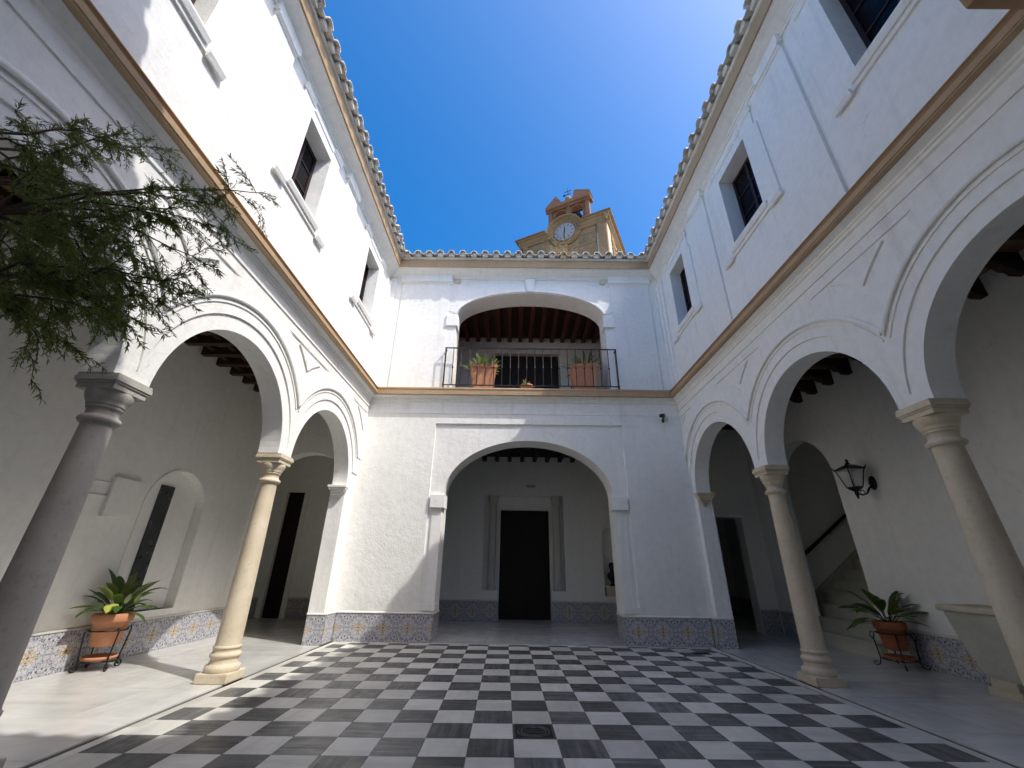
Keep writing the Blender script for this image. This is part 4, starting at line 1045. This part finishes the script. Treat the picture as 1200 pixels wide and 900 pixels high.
# =================================================================== BALCONY RAILING, PLANTERS
rail = thing('balcony_railing', (0.4, YB-0.19, 5.62), 'black wrought iron balcony railing in front of the upper arch', 'railing')
ry, rx0, rx1, rz0, rz1 = YB-0.19, -1.86, 2.67, 5.70, 6.78
MB().tube([(rx0, YB-0.002, rz1), (rx0, ry, rz1)], 0.017, 8).build('top_rail', 'iron', rail); MB().tube([(rx1, YB-0.002, rz1), (rx1, ry, rz1)], 0.017, 8).build('top_rail', 'iron', rail)
MB().box((rx0-0.02, ry-0.012, rz1-0.012), (rx1+0.02, ry+0.012, rz1+0.016)).build('top_rail', 'iron', rail)
MB().box((rx0-0.02, ry-0.01, rz0-0.012), (rx1+0.02, ry+0.01, rz0+0.012)).build('bottom_rail', 'iron', rail)
for x in (rx0, rx1): MB().tube([(x, YB-0.002, rz0), (x, ry, rz0)], 0.012, 6).build('bottom_rail', 'iron', rail)
nb = 21
for i in range(nb+1):
    x = rx0 + (rx1-rx0)*i/nb; corner = i in (0, nb)
    pr = [(0.016, 5.602), (0.016, rz1)] if corner else [(0.0115, rz0), (0.0115, 6.17), (0.014, 6.18), (0.024, 6.20), (0.024, 6.22), (0.014, 6.24), (0.0115, 6.25), (0.0115, rz1)]
    MB().lathe(pr, (x, ry, 0), 8).build('post' if corner else 'baluster', 'iron', rail)
for x in (rx0, rx1):
    MB().lathe([(0.0085, rz0), (0.0085, rz1)], (x, YB-0.09, 0), 8).build('baluster', 'iron', rail)
for x in (-0.55, 1.45):
    MB().lathe([(0.03, 5.602), (0.03, 5.625), (0.014, 5.64), (0.014, rz0)], (x, ry, 0), 10).build('foot', 'iron', rail)

def leaf_mesh(base, az, elev, length, width, droop, fold=0.25, seg=7, twist=0.0):
    """one arched lanceolate leaf"""
    m = MB(); p = Vector(base); vs = []; d = elev
    side = Vector((-sin(az), cos(az), 0))
    for k in range(seg+1):
        t = k/seg
        wd = width*0.5*(sin(pi*min(1, t*0.95+0.05))**0.75)*(1.0 if t < 0.98 else 0.05) + 0.004*(1-t)
        dirv = Vector((cos(az)*cos(d), sin(az)*cos(d), sin(d))); nrm = side.cross(dirv)
        s_ = side*cos(twist*t) + nrm*sin(twist*t)
        vs += [p + s_*wd - nrm*(-fold*wd), p.copy(), p - s_*wd + nrm*(fold*wd)]
        p = p + dirv*(length/seg); d -= droop/seg*(0.5+t)
    fs = []
    for k in range(seg):
        a = k*3; fs += [(a, a+1, a+4, a+3), (a+1, a+2, a+5, a+4)]
    m.add(vs, fs, True)
    return m
def plant(name, loc, label, n, L, W, elev, droop, mats, petiole=0.0, spread=0.06, cat='plant', seed=1, group=None, zmin=None, az_ok=None):
    t = thing(name, loc, label, cat, group); rnd = random.Random(seed); loc = Vector(loc)
    for i in range(n):
        az = 2*pi*(i*0.382 + rnd.uniform(-0.05, 0.05)); f = i/n
        if az_ok and not az_ok(az): az += pi
        e = elev[0] + (elev[1]-elev[0])*f + rnd.uniform(-0.12, 0.12)
        b = loc + Vector((cos(az)*spread*rnd.uniform(.2, 1), sin(az)*spread*rnd.uniform(.2, 1), 0.0))
        if petiole:
            pl_ = petiole*rnd.uniform(0.6, 1.2); tip = b + Vector((cos(az)*cos(e+0.25), sin(az)*cos(e+0.25), sin(e+0.25)))*pl_
            st_ = MB().tube([b, (b+tip)/2+Vector((0, 0, 0.01)), tip], 0.005, 5); st_.build('stem', mats[0], t); b = tip
        leaf_mesh(b, az, e, L*rnd.uniform(0.7, 1.12), W*rnd.uniform(0.8, 1.15), droop*rnd.uniform(0.6, 1.3), twist=rnd.uniform(-0.4, 0.4)).build('leaf', mats[i % len(mats)] if not isinstance(mats[0], tuple) else 'leaf_dark', t)
    return t
def square_planter(x, y, z, half_t, half_b, h, label, rot=0.0):
    t = thing('planter', (x, y, z), label, 'planter', None)
    M = Matrix.Translation((x, y, z)) @ Matrix.Rotation(rot, 4, 'Z')
    m = MB(); vs = []
    for hz, hh in ((half_b, 0.0), (half_b+(half_t-half_b)*0.86, h*0.86), (half_t+0.012, h*0.88), (half_t+0.02, h), (half_t-0.03, h), (half_t-0.045, h-0.08)):
        vs += [M @ Vector((sx*hz, sy*hz, hh)) for sx, sy in ((-1, -1), (1, -1), (1, 1), (-1, 1))]
    fs = [(0, 3, 2, 1)]
    for k in range(5):
        for j in range(4): fs.append((k*4+j, k*4+(j+1) % 4, k*4+4+(j+1) % 4, k*4+4+j))
    m.add(vs, fs); m.build('pot', 'terracotta', t, bevel=0.012)
    s_ = half_t-0.046; MB().box((-s_, -s_, h-0.10), (s_, s_, h-0.075), M).build('soil', 'soil', t)
    return t
bz_ = 5.612
square_planter(-0.86, YB+0.24, bz_, 0.33, 0.25, 0.76, 'tall tapered square terracotta planter left on balcony with pale leafy succulents'.replace('left on', 'on the'), 0.12)
square_planter(1.86, YB+0.24, bz_, 0.33, 0.27, 0.80, 'tall square terracotta planter on the balcony holding dark spiky foliage', -0.05)
pt = thing('flower_pot', (0.31, YB+0.10, bz_), 'small terracotta flower pot on the balcony between two tall planters', 'pot')
MB().lathe([(0.10, 0), (0.14, 0.16), (0.155, 0.165), (0.16, 0.22), (0.14, 0.22), (0.135, 0.18), (0.0, 0.18)], (0.31, YB+0.10, bz_), 20).build('pot', 'terracotta', pt)
MB().lathe([(0.15, 0.0), (0.20, 0.01), (0.205, 0.03), (0.19, 0.03)], (0.31, YB+0.10, bz_-0.0), 20).build('saucer', 'terracotta', pt)
plant('succulent_plant', (-0.86, YB+0.24, bz_+0.68), 'pale green leafy succulent spilling from the tall terracotta planter', 60, 0.42, 0.07, (0.25, 1.35), 0.6, ['leaf_pale', 'leaf_dark', 'leaf_pale'], spread=0.28, seed=4)
plant('spiky_plant', (1.86, YB+0.24, bz_+0.72), 'dark spiky arching plant in the tall square balcony planter', 34, 0.55, 0.05, (0.2, 1.4), 0.7, ['leaf_dark', 'leaf_dark', 'leaf_olive'], spread=0.22, seed=9)
plant('small_succulent', (0.31, YB+0.10, bz_+0.18), 'small pale succulent in the little balcony pot', 16, 0.20, 0.055, (0.2, 1.3), 0.4, ['leaf_pale'], spread=0.06, seed=5)

# =================================================================== POTS ON IRON STANDS IN THE GALLERIES
def round_pot(x, y, z, label, mat_, rt=0.235, rb=0.15, h=0.42):
    t = thing('flower_pot', (x, y, z), label, 'pot')
    MB().lathe([(0.0, 0.0), (rb, 0.0), (rb+0.01, 0.01), (rt*0.93, h*0.72), (rt, h*0.73), (rt+0.012, h*0.76), (rt+0.016, h*0.97), (rt+0.008, h), (rt-0.02, h), (rt-0.03, h*0.9), (0.0, h*0.9)], (x, y, z), 32, cap=False).build('pot', mat_, t)
    MB().lathe([(0.0, h*0.905), (rt-0.032, h*0.91)], (x, y, z), 24, cap=False).build('soil', 'soil', t)
    return t
def stand(x, y, label, rot, kind):
    t = thing('plant_stand', (x, y, 0), label, 'plant stand')
    Mx = lambda p: Vector((x + p[0]*cos(rot) - p[1]*sin(rot), y + p[0]*sin(rot) + p[1]*cos(rot), p[2]))
    ring = [Mx((0.225*cos(a), 0.225*sin(a), 0.50)) for a in [2*pi*i/28 for i in range(28)]]
    MB().tube(ring, 0.010, 6, closed=True).build('ring', 'iron', t)
    ring = [Mx((0.235*cos(a), 0.235*sin(a), 0.115)) for a in [2*pi*i/28 for i in range(28)]]
    MB().tube(ring, 0.009, 6, closed=True).build('ring', 'iron', t)
    for k in range(4):
        a = pi/4 + k*pi/2; ca, sa = cos(a), sin(a)
        if kind == 'wheel':
            pts = [(0.235*ca, 0.235*sa, 0.51), (0.27*ca, 0.27*sa, 0.53), (0.285*ca, 0.285*sa, 0.49), (0.24*ca, 0.24*sa, 0.12), (0.25*ca, 0.25*sa, 0.07)]
        else:
            pts = [(0.27*ca, 0.27*sa, 0.40), (0.31*ca, 0.31*sa, 0.44), (0.29*ca, 0.29*sa, 0.51), (0.24*ca, 0.24*sa, 0.50), (0.27*ca, 0.27*sa, 0.40), (0.25*ca, 0.25*sa, 0.12), (0.28*ca, 0.28*sa, 0.03), (0.33*ca, 0.33*sa, 0.012), (0.36*ca, 0.36*sa, 0.045), (0.335*ca, 0.335*sa, 0.075), (0.31*ca, 0.31*sa, 0.055)]
        MB().tube([Mx(p) for p in pts], 0.010, 6).build('leg', 'iron', t)
        if kind == 'wheel':
            c_ = Mx((0.26*ca, 0.26*sa, 0.045)); d_ = Vector((cos(a+rot), sin(a+rot), 0)); s_ = Vector((-d_.y, d_.x, 0))
            rg = [c_ + d_*(0.038*cos(q)) + Vector((0, 0, 0.038*sin(q))) for q in [2*pi*i/14 for i in range(14)]]
            w_ = MB().tube(rg, 0.011, 6, closed=True); w_.tube([c_-s_*0.02, c_+s_*0.02], 0.016, 8); w_.build('wheel', 'iron', t)
    for k in range(2):
        a = pi/4+k*pi/2
        MB().tube([Mx((0.235*cos(a), 0.235*sin(a), 0.113)), Mx((-0.235*cos(a), -0.235*sin(a), 0.113))], 0.008, 6).build('brace', 'iron', t)
    return t
def saucer(x, y, z, r, label, mat_):
    o = MB().lathe([(0.0, 0.0), (r*0.85, 0.0), (r, 0.012), (r+0.008, 0.05), (r-0.012, 0.05), (r-0.02, 0.02), (0.0, 0.016)], (x, y, z), 28, cap=False).build('saucer', mat_); tag(o, label, 'saucer')
PLx, PLy = -6.04, 7.10
stand(PLx, PLy, 'black iron plant stand on small wheels beside the wall niche', 0.35, 'wheel')
saucer(PLx, PLy, 0.124, 0.205, 'orange terracotta saucer low on the wheeled iron stand', 'terracotta')
round_pot(PLx, PLy, 0.30, 'orange terracotta flower pot held in the wheeled iron stand', 'terracotta')
plant('peace_lily', (PLx, PLy, 0.69), 'broad leaved green lily with one yellow leaf in sunlit terracotta pot', 30, 0.46, 0.125, (0.05, 1.4), 1.35, ['leaf_dark', 'leaf_dark', 'leaf_dark', 'leaf_olive'], petiole=0.22, spread=0.07, seed=12)
yl = [o for o in bpy.data.objects if o.parent and o.parent.name == 'peace_lily' and o.name.startswith('leaf')]
_l = leaf_mesh((PLx+0.13, PLy-0.20, 0.86), -1.2, 0.15, 0.27, 0.15, 2.0).build('leaf', 'leaf_yellow', bpy.data.objects['peace_lily']); _l['label'] = 'yellowed drooping leaf'
for dx_, dy_ in ((0.20, -0.12), (0.27, -0.02)):
    leaf_mesh((PLx+dx_, PLy+dy_, 0.86), -0.5, 1.2, 0.16, 0.07, 0.5).build('flower_spathe', 'leaf_pale', bpy.data.objects['peace_lily'])
PRx, PRy = 6.47, 8.12
stand(PRx, PRy, 'black iron plant stand with scrolled feet beside the marble stairs', 0.25, 'scroll')
saucer(PRx, PRy, 0.124, 0.205, 'dark red saucer low on the scrolled iron stand', 'terracotta_dark')
round_pot(PRx, PRy, 0.255, 'dark red flower pot held in the scrolled iron stand', 'terracotta_dark', 0.215, 0.14, 0.42)
plant('peace_lily', (PRx, PRy, 0.64), 'broad leaved dark green lily in the shaded gallery by the stairs', 28, 0.50, 0.145, (0.0, 1.3), 1.4, ['leaf_dark', 'leaf_dark', 'leaf_dark', 'leaf_olive'], petiole=0.24, spread=0.07, seed=21)

# =================================================================== STONE BASIN
bs = thing('stone_basin', (6.5, 5.9, 0), 'weathered pale stone trough with rounded rim standing by the gallery wall', 'basin')
bx0, bx1, by0, by1 = 6.16, 6.80, 4.9, 6.76
m = MB(); vs = []
for z, ins in ((0.19, 0.17), (0.24, 0.145), (0.60, 0.075), (0.95, 0.03)):
    vs += [(bx0+ins, by0+ins, z), (bx1-ins*0.3, by0+ins, z), (bx1-ins*0.3, by1-ins*1.2, z), (bx0+ins, by1-ins*1.2, z)]
fs = [(0, 3, 2, 1)]
for k in range(3):
    for j in range(4): fs.append((k*4+j, k*4+(j+1) % 4, k*4+4+(j+1) % 4, k*4+4+j))
for z, ins in ((0.95, 0.10), (0.45, 0.15)): vs += [(bx0+ins, by0+ins, z), (bx1-ins, by0+ins, z), (bx1-ins, by1-ins, z), (bx0+ins, by1-ins, z)]
for j in range(4): fs.append((12+j, 12+(j+1) % 4, 16+(j+1) % 4, 16+j)); fs.append((16+j, 16+(j+1) % 4, 20+(j+1) % 4, 20+j))
fs.append((20, 21, 22, 23)); m.add(vs, fs); m.build('body', 'basin_stone', bs)
m = MB(); r_ = 0.045
m.tube([(bx0+0.03, by0+0.03, 0.985), (bx1-0.02, by0+0.03, 0.985), (bx1-0.02, by1-0.03, 0.985), (bx0+0.03, by1-0.03, 0.985)], r_, 12, closed=True)
rim = MB()
rim.plate(lambda u, v, d: Vector((u, v, d)), [(bx0-0.02, by0-0.02), (bx1+0.02, by0-0.02), (bx1+0.02, by1+0.02), (bx0-0.02, by1+0.02)], [[(bx0+0.11, by0+0.11), (bx1-0.11, by0+0.11), (bx1-0.11, by1-0.11), (bx0+0.11, by1-0.11)]], 0.951, 1.035)
rim.build('rim', 'column_stone', bs, bevel=0.03)
for y in (5.15, 6.36):
    m = MB(); m.box((bx0+0.10, y-0.20, 0.0), (bx1-0.06, y+0.20, 0.09)); m.box((bx0+0.13, y-0.16, 0.0901), (bx1-0.08, y+0.16, 0.19)); m.build('foot', 'column_stone', bs, bevel=0.008)

# =================================================================== WALL LANTERN
ln = thing('wall_lantern', (WR, 7.92, 3.0), 'black iron wall lantern with glass panes on a curved bracket', 'lantern')
lx, ly = 6.49, 7.93
MB().lathe([(0.0, 0.035), (0.05, 0.03), (0.085, 0.012), (0.09, 0.0)], (WR-0.001, 7.92, 3.0), 16, M=(Matrix.Diagonal((1, 1, 1.0)).to_4x4() @ Matrix.Rotation(-pi/2, 4, 'Y') @ Matrix.Diagonal((1.5, 1, 1, 1))), cap=False).build('wall_plate', 'iron', ln)
MB().tube([(WR-0.02, 7.92, 2.97), (WR-0.10, 7.92, 2.90), (WR-0.17, 7.925, 2.80), (WR-0.26, 7.93, 2.775), (lx+0.03, ly, 2.80), (lx, ly, 2.83)], 0.017, 8).build('bracket', 'iron', ln)
MB().tube([(WR-0.20, 7.925, 2.80), (WR-0.23, 7.925, 2.86), (WR-0.28, 7.93, 2.86), (WR-0.27, 7.93, 2.82)], 0.010, 6).build('scroll', 'iron', ln)
zb, zt_, hb, ht = 2.91, 3.24, 0.085, 0.155
def sq(h, z): return [Vector((lx+sx*h, ly+sy*h, z)) for sx, sy in ((-1, -1), (1, -1), (1, 1), (-1, 1))]
A_, B_ = sq(hb, zb), sq(ht, zt_)
for k in range(4):
    MB().tube([A_[k], B_[k]], 0.011, 6).build('corner_bar', 'iron', ln)
    a, b, c, d = A_[k], A_[(k+1) % 4], B_[(k+1) % 4], B_[k]
    ctr = (a+b+c+d)/4; inn = (Vector((lx, ly, ctr.z))-ctr).normalized()*0.004
    MB().add([a, b, c, d, a+inn, b+inn, c+inn, d+inn], [(0, 1, 2, 3), (7, 6, 5, 4), (0, 4, 5, 1), (1, 5, 6, 2), (2, 6, 7, 3), (3, 7, 4, 0)]).build('pane', 'lamp_glass', ln)
MB().lathe([(0.015, 2.70), (0.022, 2.75), (0.04, 2.80), (0.03, 2.83), (0.10, 2.88), (0.125, 2.90), (0.12, 2.915)], (lx, ly, 0), 12).build('base', 'iron', ln)
m = MB(); vs = sq(0.185, 3.245) + sq(0.17, 3.265) + sq(0.09, 3.325) + sq(0.03, 3.35)
m.add(vs, [(0, 3, 2, 1)] + [(k*4+j, k*4+(j+1) % 4, k*4+4+(j+1) % 4, k*4+4+j) for k in range(3) for j in range(4)] + [(12, 13, 14, 15)])
for k in range(4):
    p = sq(0.175, 3.255)[k]; o_ = (p-Vector((lx, ly, 3.255))).normalized(); m.add([p-Vector((0, 0, .01))-o_*0.05, p+o_*0.03+Vector((0, 0, .075)), p+Vector((-o_.y, o_.x, 0))*0.05, p-Vector((-o_.y, o_.x, 0))*0.05], [(0, 2, 1), (0, 1, 3), (1, 2, 3), (0, 3, 2)])
m.build('roof', 'iron', ln)
MB().lathe([(0.03, 3.35), (0.05, 3.37), (0.02, 3.39), (0.03, 3.42), (0.012, 3.45), (0.0, 3.47)], (lx, ly, 0), 10).build('finial', 'iron', ln)
MB().lathe([(0.0, 2.915), (0.02, 2.92), (0.02, 2.99), (0.035, 3.03), (0.03, 3.09), (0.0, 3.12)], (lx, ly, 0), 12).build('bulb', 'plastic_white', ln)

# =================================================================== SMALL THINGS
cc_ = thing('security_camera', (3.70, YB, 4.92), 'small black security camera below the tan band beside the shaded arcade', 'security camera')
MB().box((3.76, YB-0.05, 4.85), (3.86, YB-0.001, 4.95)).build('junction_box', 'plastic_white', cc_, bevel=0.008)
MB().tube([(3.77, YB-0.04, 4.92), (3.72, YB-0.09, 4.90), (3.70, YB-0.13, 4.90)], 0.018, 8).build('arm', 'plastic_dark', cc_)
MB().tube([(3.74, YB-0.10, 4.97), (3.62, YB-0.24, 4.91)], 0.048, 14).build('housing', 'plastic_dark', cc_)
MB().tube([(3.70, YB-0.12, 4.86), (3.69, YB-0.13, 4.78)], 0.035, 10).build('sensor', 'plastic_dark', cc_)
cb = MB().tube([(3.80, YB-0.012, 4.95), (3.80, YB-0.012, 5.09)], 0.008, 6).build('camera_cable', 'plastic_white'); tag(cb, 'thin white cable rising from the camera box to the band', 'cable')
pq = thing('wall_plaque', (WL, 6.82, 2.37), 'blank white square panel raised on the gallery wall beside the niche', 'panel')
MB().box((WL+0.0005, 6.56, 2.07), (WL+0.055, 7.08, 2.67)).build('panel', 'plaster_in', pq, bevel=0.006)
for z in (2.565, 2.365):
    o = MB().tube([(WL+0.012, 6.08, z-0.012), (WL+0.012, 6.3, z-0.006), (WL+0.012, 6.555, z)], 0.010, 6).build('wall_cable', 'plaster_in')
    tag(o, ('upper' if z > 2.5 else 'lower') + ' white cable running along the wall to the blank panel', 'cable')
# stone block breaking forward in the south-east corner of the storey band
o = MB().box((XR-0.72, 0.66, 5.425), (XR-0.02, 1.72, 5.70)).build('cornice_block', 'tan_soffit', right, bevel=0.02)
# dry weeds rooted in the gutter of the north roof
wd = thing('dry_weeds', (1.5, YB-0.45, 9.75), 'dry straw coloured weeds sprouting from the balcony wing roof tiles', 'weeds')
rnd = random.Random(3); m = MB()
for i in range(90):
    b = Vector((1.35+rnd.gauss(0, 0.16), YB-0.42+rnd.uniform(-0.1, 0.2), 9.76)); a = rnd.uniform(0, 2*pi); hang = rnd.random() < 0.3
    L_ = rnd.uniform(0.25, 0.75); pts = [b]
    for k in range(1, 5):
        t = k/4
        if hang: pts.append(b + Vector((cos(a)*0.12*t, -0.22*t**0.6, 0.12*sin(pi*t*0.7)-0.65*L_*t*t)))
        else: pts.append(b + Vector((cos(a)*0.35*t*t*L_*1.6, sin(a)*0.2*t*t-0.05*t, L_*t-0.25*L_*t*t)))
    m.tube(pts, 0.005, 4, 0.002)
    tip = pts[-1]
    for q in range(4):
        v = Vector((rnd.uniform(-1, 1), rnd.uniform(-1, 1), rnd.uniform(-1, 1)))*0.04; m.add([tip, tip+v, tip+v*0.6+Vector((0.012, 0, 0.012))], [(0, 1, 2)])
m.build('stalks', 'dry_grass', wd)['kind'] = 'stuff'

# =================================================================== TREE BY THE LEFT ARCADE
def at_px(x, y, Y):
    d = CM @ Vector(((x-600)/F_PX, 1.0, (450-y)/F_PX)); return CAM_LOC + d*((Y-CAM_LOC.y)/d.y)
tree = thing('willow_leaved_tree', (-3.05, 1.05, 0), 'shaded small tree with narrow leaves reaching in beside the left arches', 'tree')
rnd = random.Random(11)
trunk_top = Vector((-2.95, 1.25, 2.35))
MB().tube([(-3.05, 1.05, 0.0), (-3.02, 1.08, 0.6), (-3.08, 1.15, 1.3), (-3.0, 1.2, 1.9), trunk_top], 0.085, 10, 0.05).build('trunk', 'bark', tree)
limbs = []
targets = [((300, 226), 2.05), ((235, 262), 1.95), ((175, 172), 2.1), ((120, 165), 1.9), ((60, 185), 1.75), ((225, 300), 1.9), ((205, 345), 1.95), ((190, 330), 1.75), ((150, 300), 1.8), ((120, 360), 1.8), ((45, 395), 1.75), ((150, 360), 1.9), ((20, 330), 1.7), ((90, 260), 1.65), ((30, 230), 1.7), ((70, 330), 2.0), ((15, 300), 2.0), ((120, 230), 2.1), ((150, 350), 2.15), ((-60, 200), 1.7), ((-60, 320), 1.8), ((-90, 350), 1.6), ((250, 240), 2.0), ((180, 250), 1.8), ((100, 360), 1.6), ((120, 310), 2.2), ((45, 270), 2.15), ((80, 210), 2.0)]
lb = MB(); lv = MB()
def add_leaf(p, dirv, L_, W_):
    dirv = dirv.normalized(); s_ = dirv.cross(Vector((rnd.uniform(-1, 1), rnd.uniform(-1, 1), rnd.uniform(-1, 1))))
    if s_.length < 0.05: return
    s_.normalize(); n_ = s_.cross(dirv)
    a = p; b = p + dirv*L_*0.45 + n_*L_*0.06; c = p + dirv*L_
    lv.add([a, b + s_*W_*0.5, c, b - s_*W_*0.5], [(0, 1, 2), (0, 2, 3)], False)
def twig(p, d, L_, lev):
    pts = [p]; cur = p.copy(); dv = d.normalized(); n = 8
    for k in range(n):
        dv = (dv + Vector((rnd.uniform(-.2, .2), rnd.uniform(-.2, .2), rnd.uniform(-.24, .12)))).normalized(); cur = cur + dv*(L_/n); pts.append(cur.copy())
    lb.tube(pts, 0.0032 if lev == 0 else 0.0018, 4, 0.0008)
    for k in range(1, n+1):
        for q in range(3):
            dl = (dv*0.8 + Vector((rnd.uniform(-1, 1), rnd.uniform(-1, 1), rnd.uniform(-1, .8)))*0.75)
            base = pts[k-1] + (pts[k]-pts[k-1])*rnd.random()
            add_leaf(base, dl, rnd.uniform(0.022, 0.048), rnd.uniform(0.0045, 0.0085))
        if lev == 0 and rnd.random() < 0.45:
            twig(pts[k], dv + Vector((rnd.uniform(-1, 1), rnd.uniform(-1, 1), rnd.uniform(-.9, .6)))*0.8, L_*rnd.uniform(0.35, 0.65), 1)
hubs = [Vector((-2.75, 1.45, 2.75)), Vector((-2.8, 1.6, 3.1)), Vector((-2.7, 1.5, 2.55)), Vector((-2.85, 1.4, 3.3))]
for h in hubs:
    lb.tube([trunk_top, trunk_top*0.5+h*0.5+Vector((0.03, 0, 0.05)), h], 0.03, 6, 0.016)
for (xy, Y) in targets:
    tip = at_px(*xy, Y); h = min(hubs, key=lambda q: (q-tip).length)
    mid = h*0.5+tip*0.5+Vector((rnd.uniform(-.08, .08), rnd.uniform(-.08, .08), rnd.uniform(0.02, 0.26)))
    pts = []
    for k in range(9):
        t = k/8; jt = 0.035*sin(pi*t); pts.append(h*(1-t)**2 + mid*2*t*(1-t) + tip*t*t + Vector((rnd.uniform(-jt, jt), rnd.uniform(-jt, jt), rnd.uniform(-jt, jt))))
    lb.tube(pts, 0.009, 5, 0.003)
    dv = (tip-h).normalized()
    for k in range(3, 9):
        for q in range(2):
            d_ = dv*0.8 + Vector((rnd.uniform(-1, 1), rnd.uniform(-1, 1), rnd.uniform(-.8, .7)))*0.75
            twig(pts[k], d_, rnd.uniform(0.14, 0.30)*(0.8 if k == 8 else 1), 0)
lb.build('branches', 'bark', tree)['kind'] = 'stuff'
lv.build('leaves', 'leaf_olive', tree)['kind'] = 'stuff'
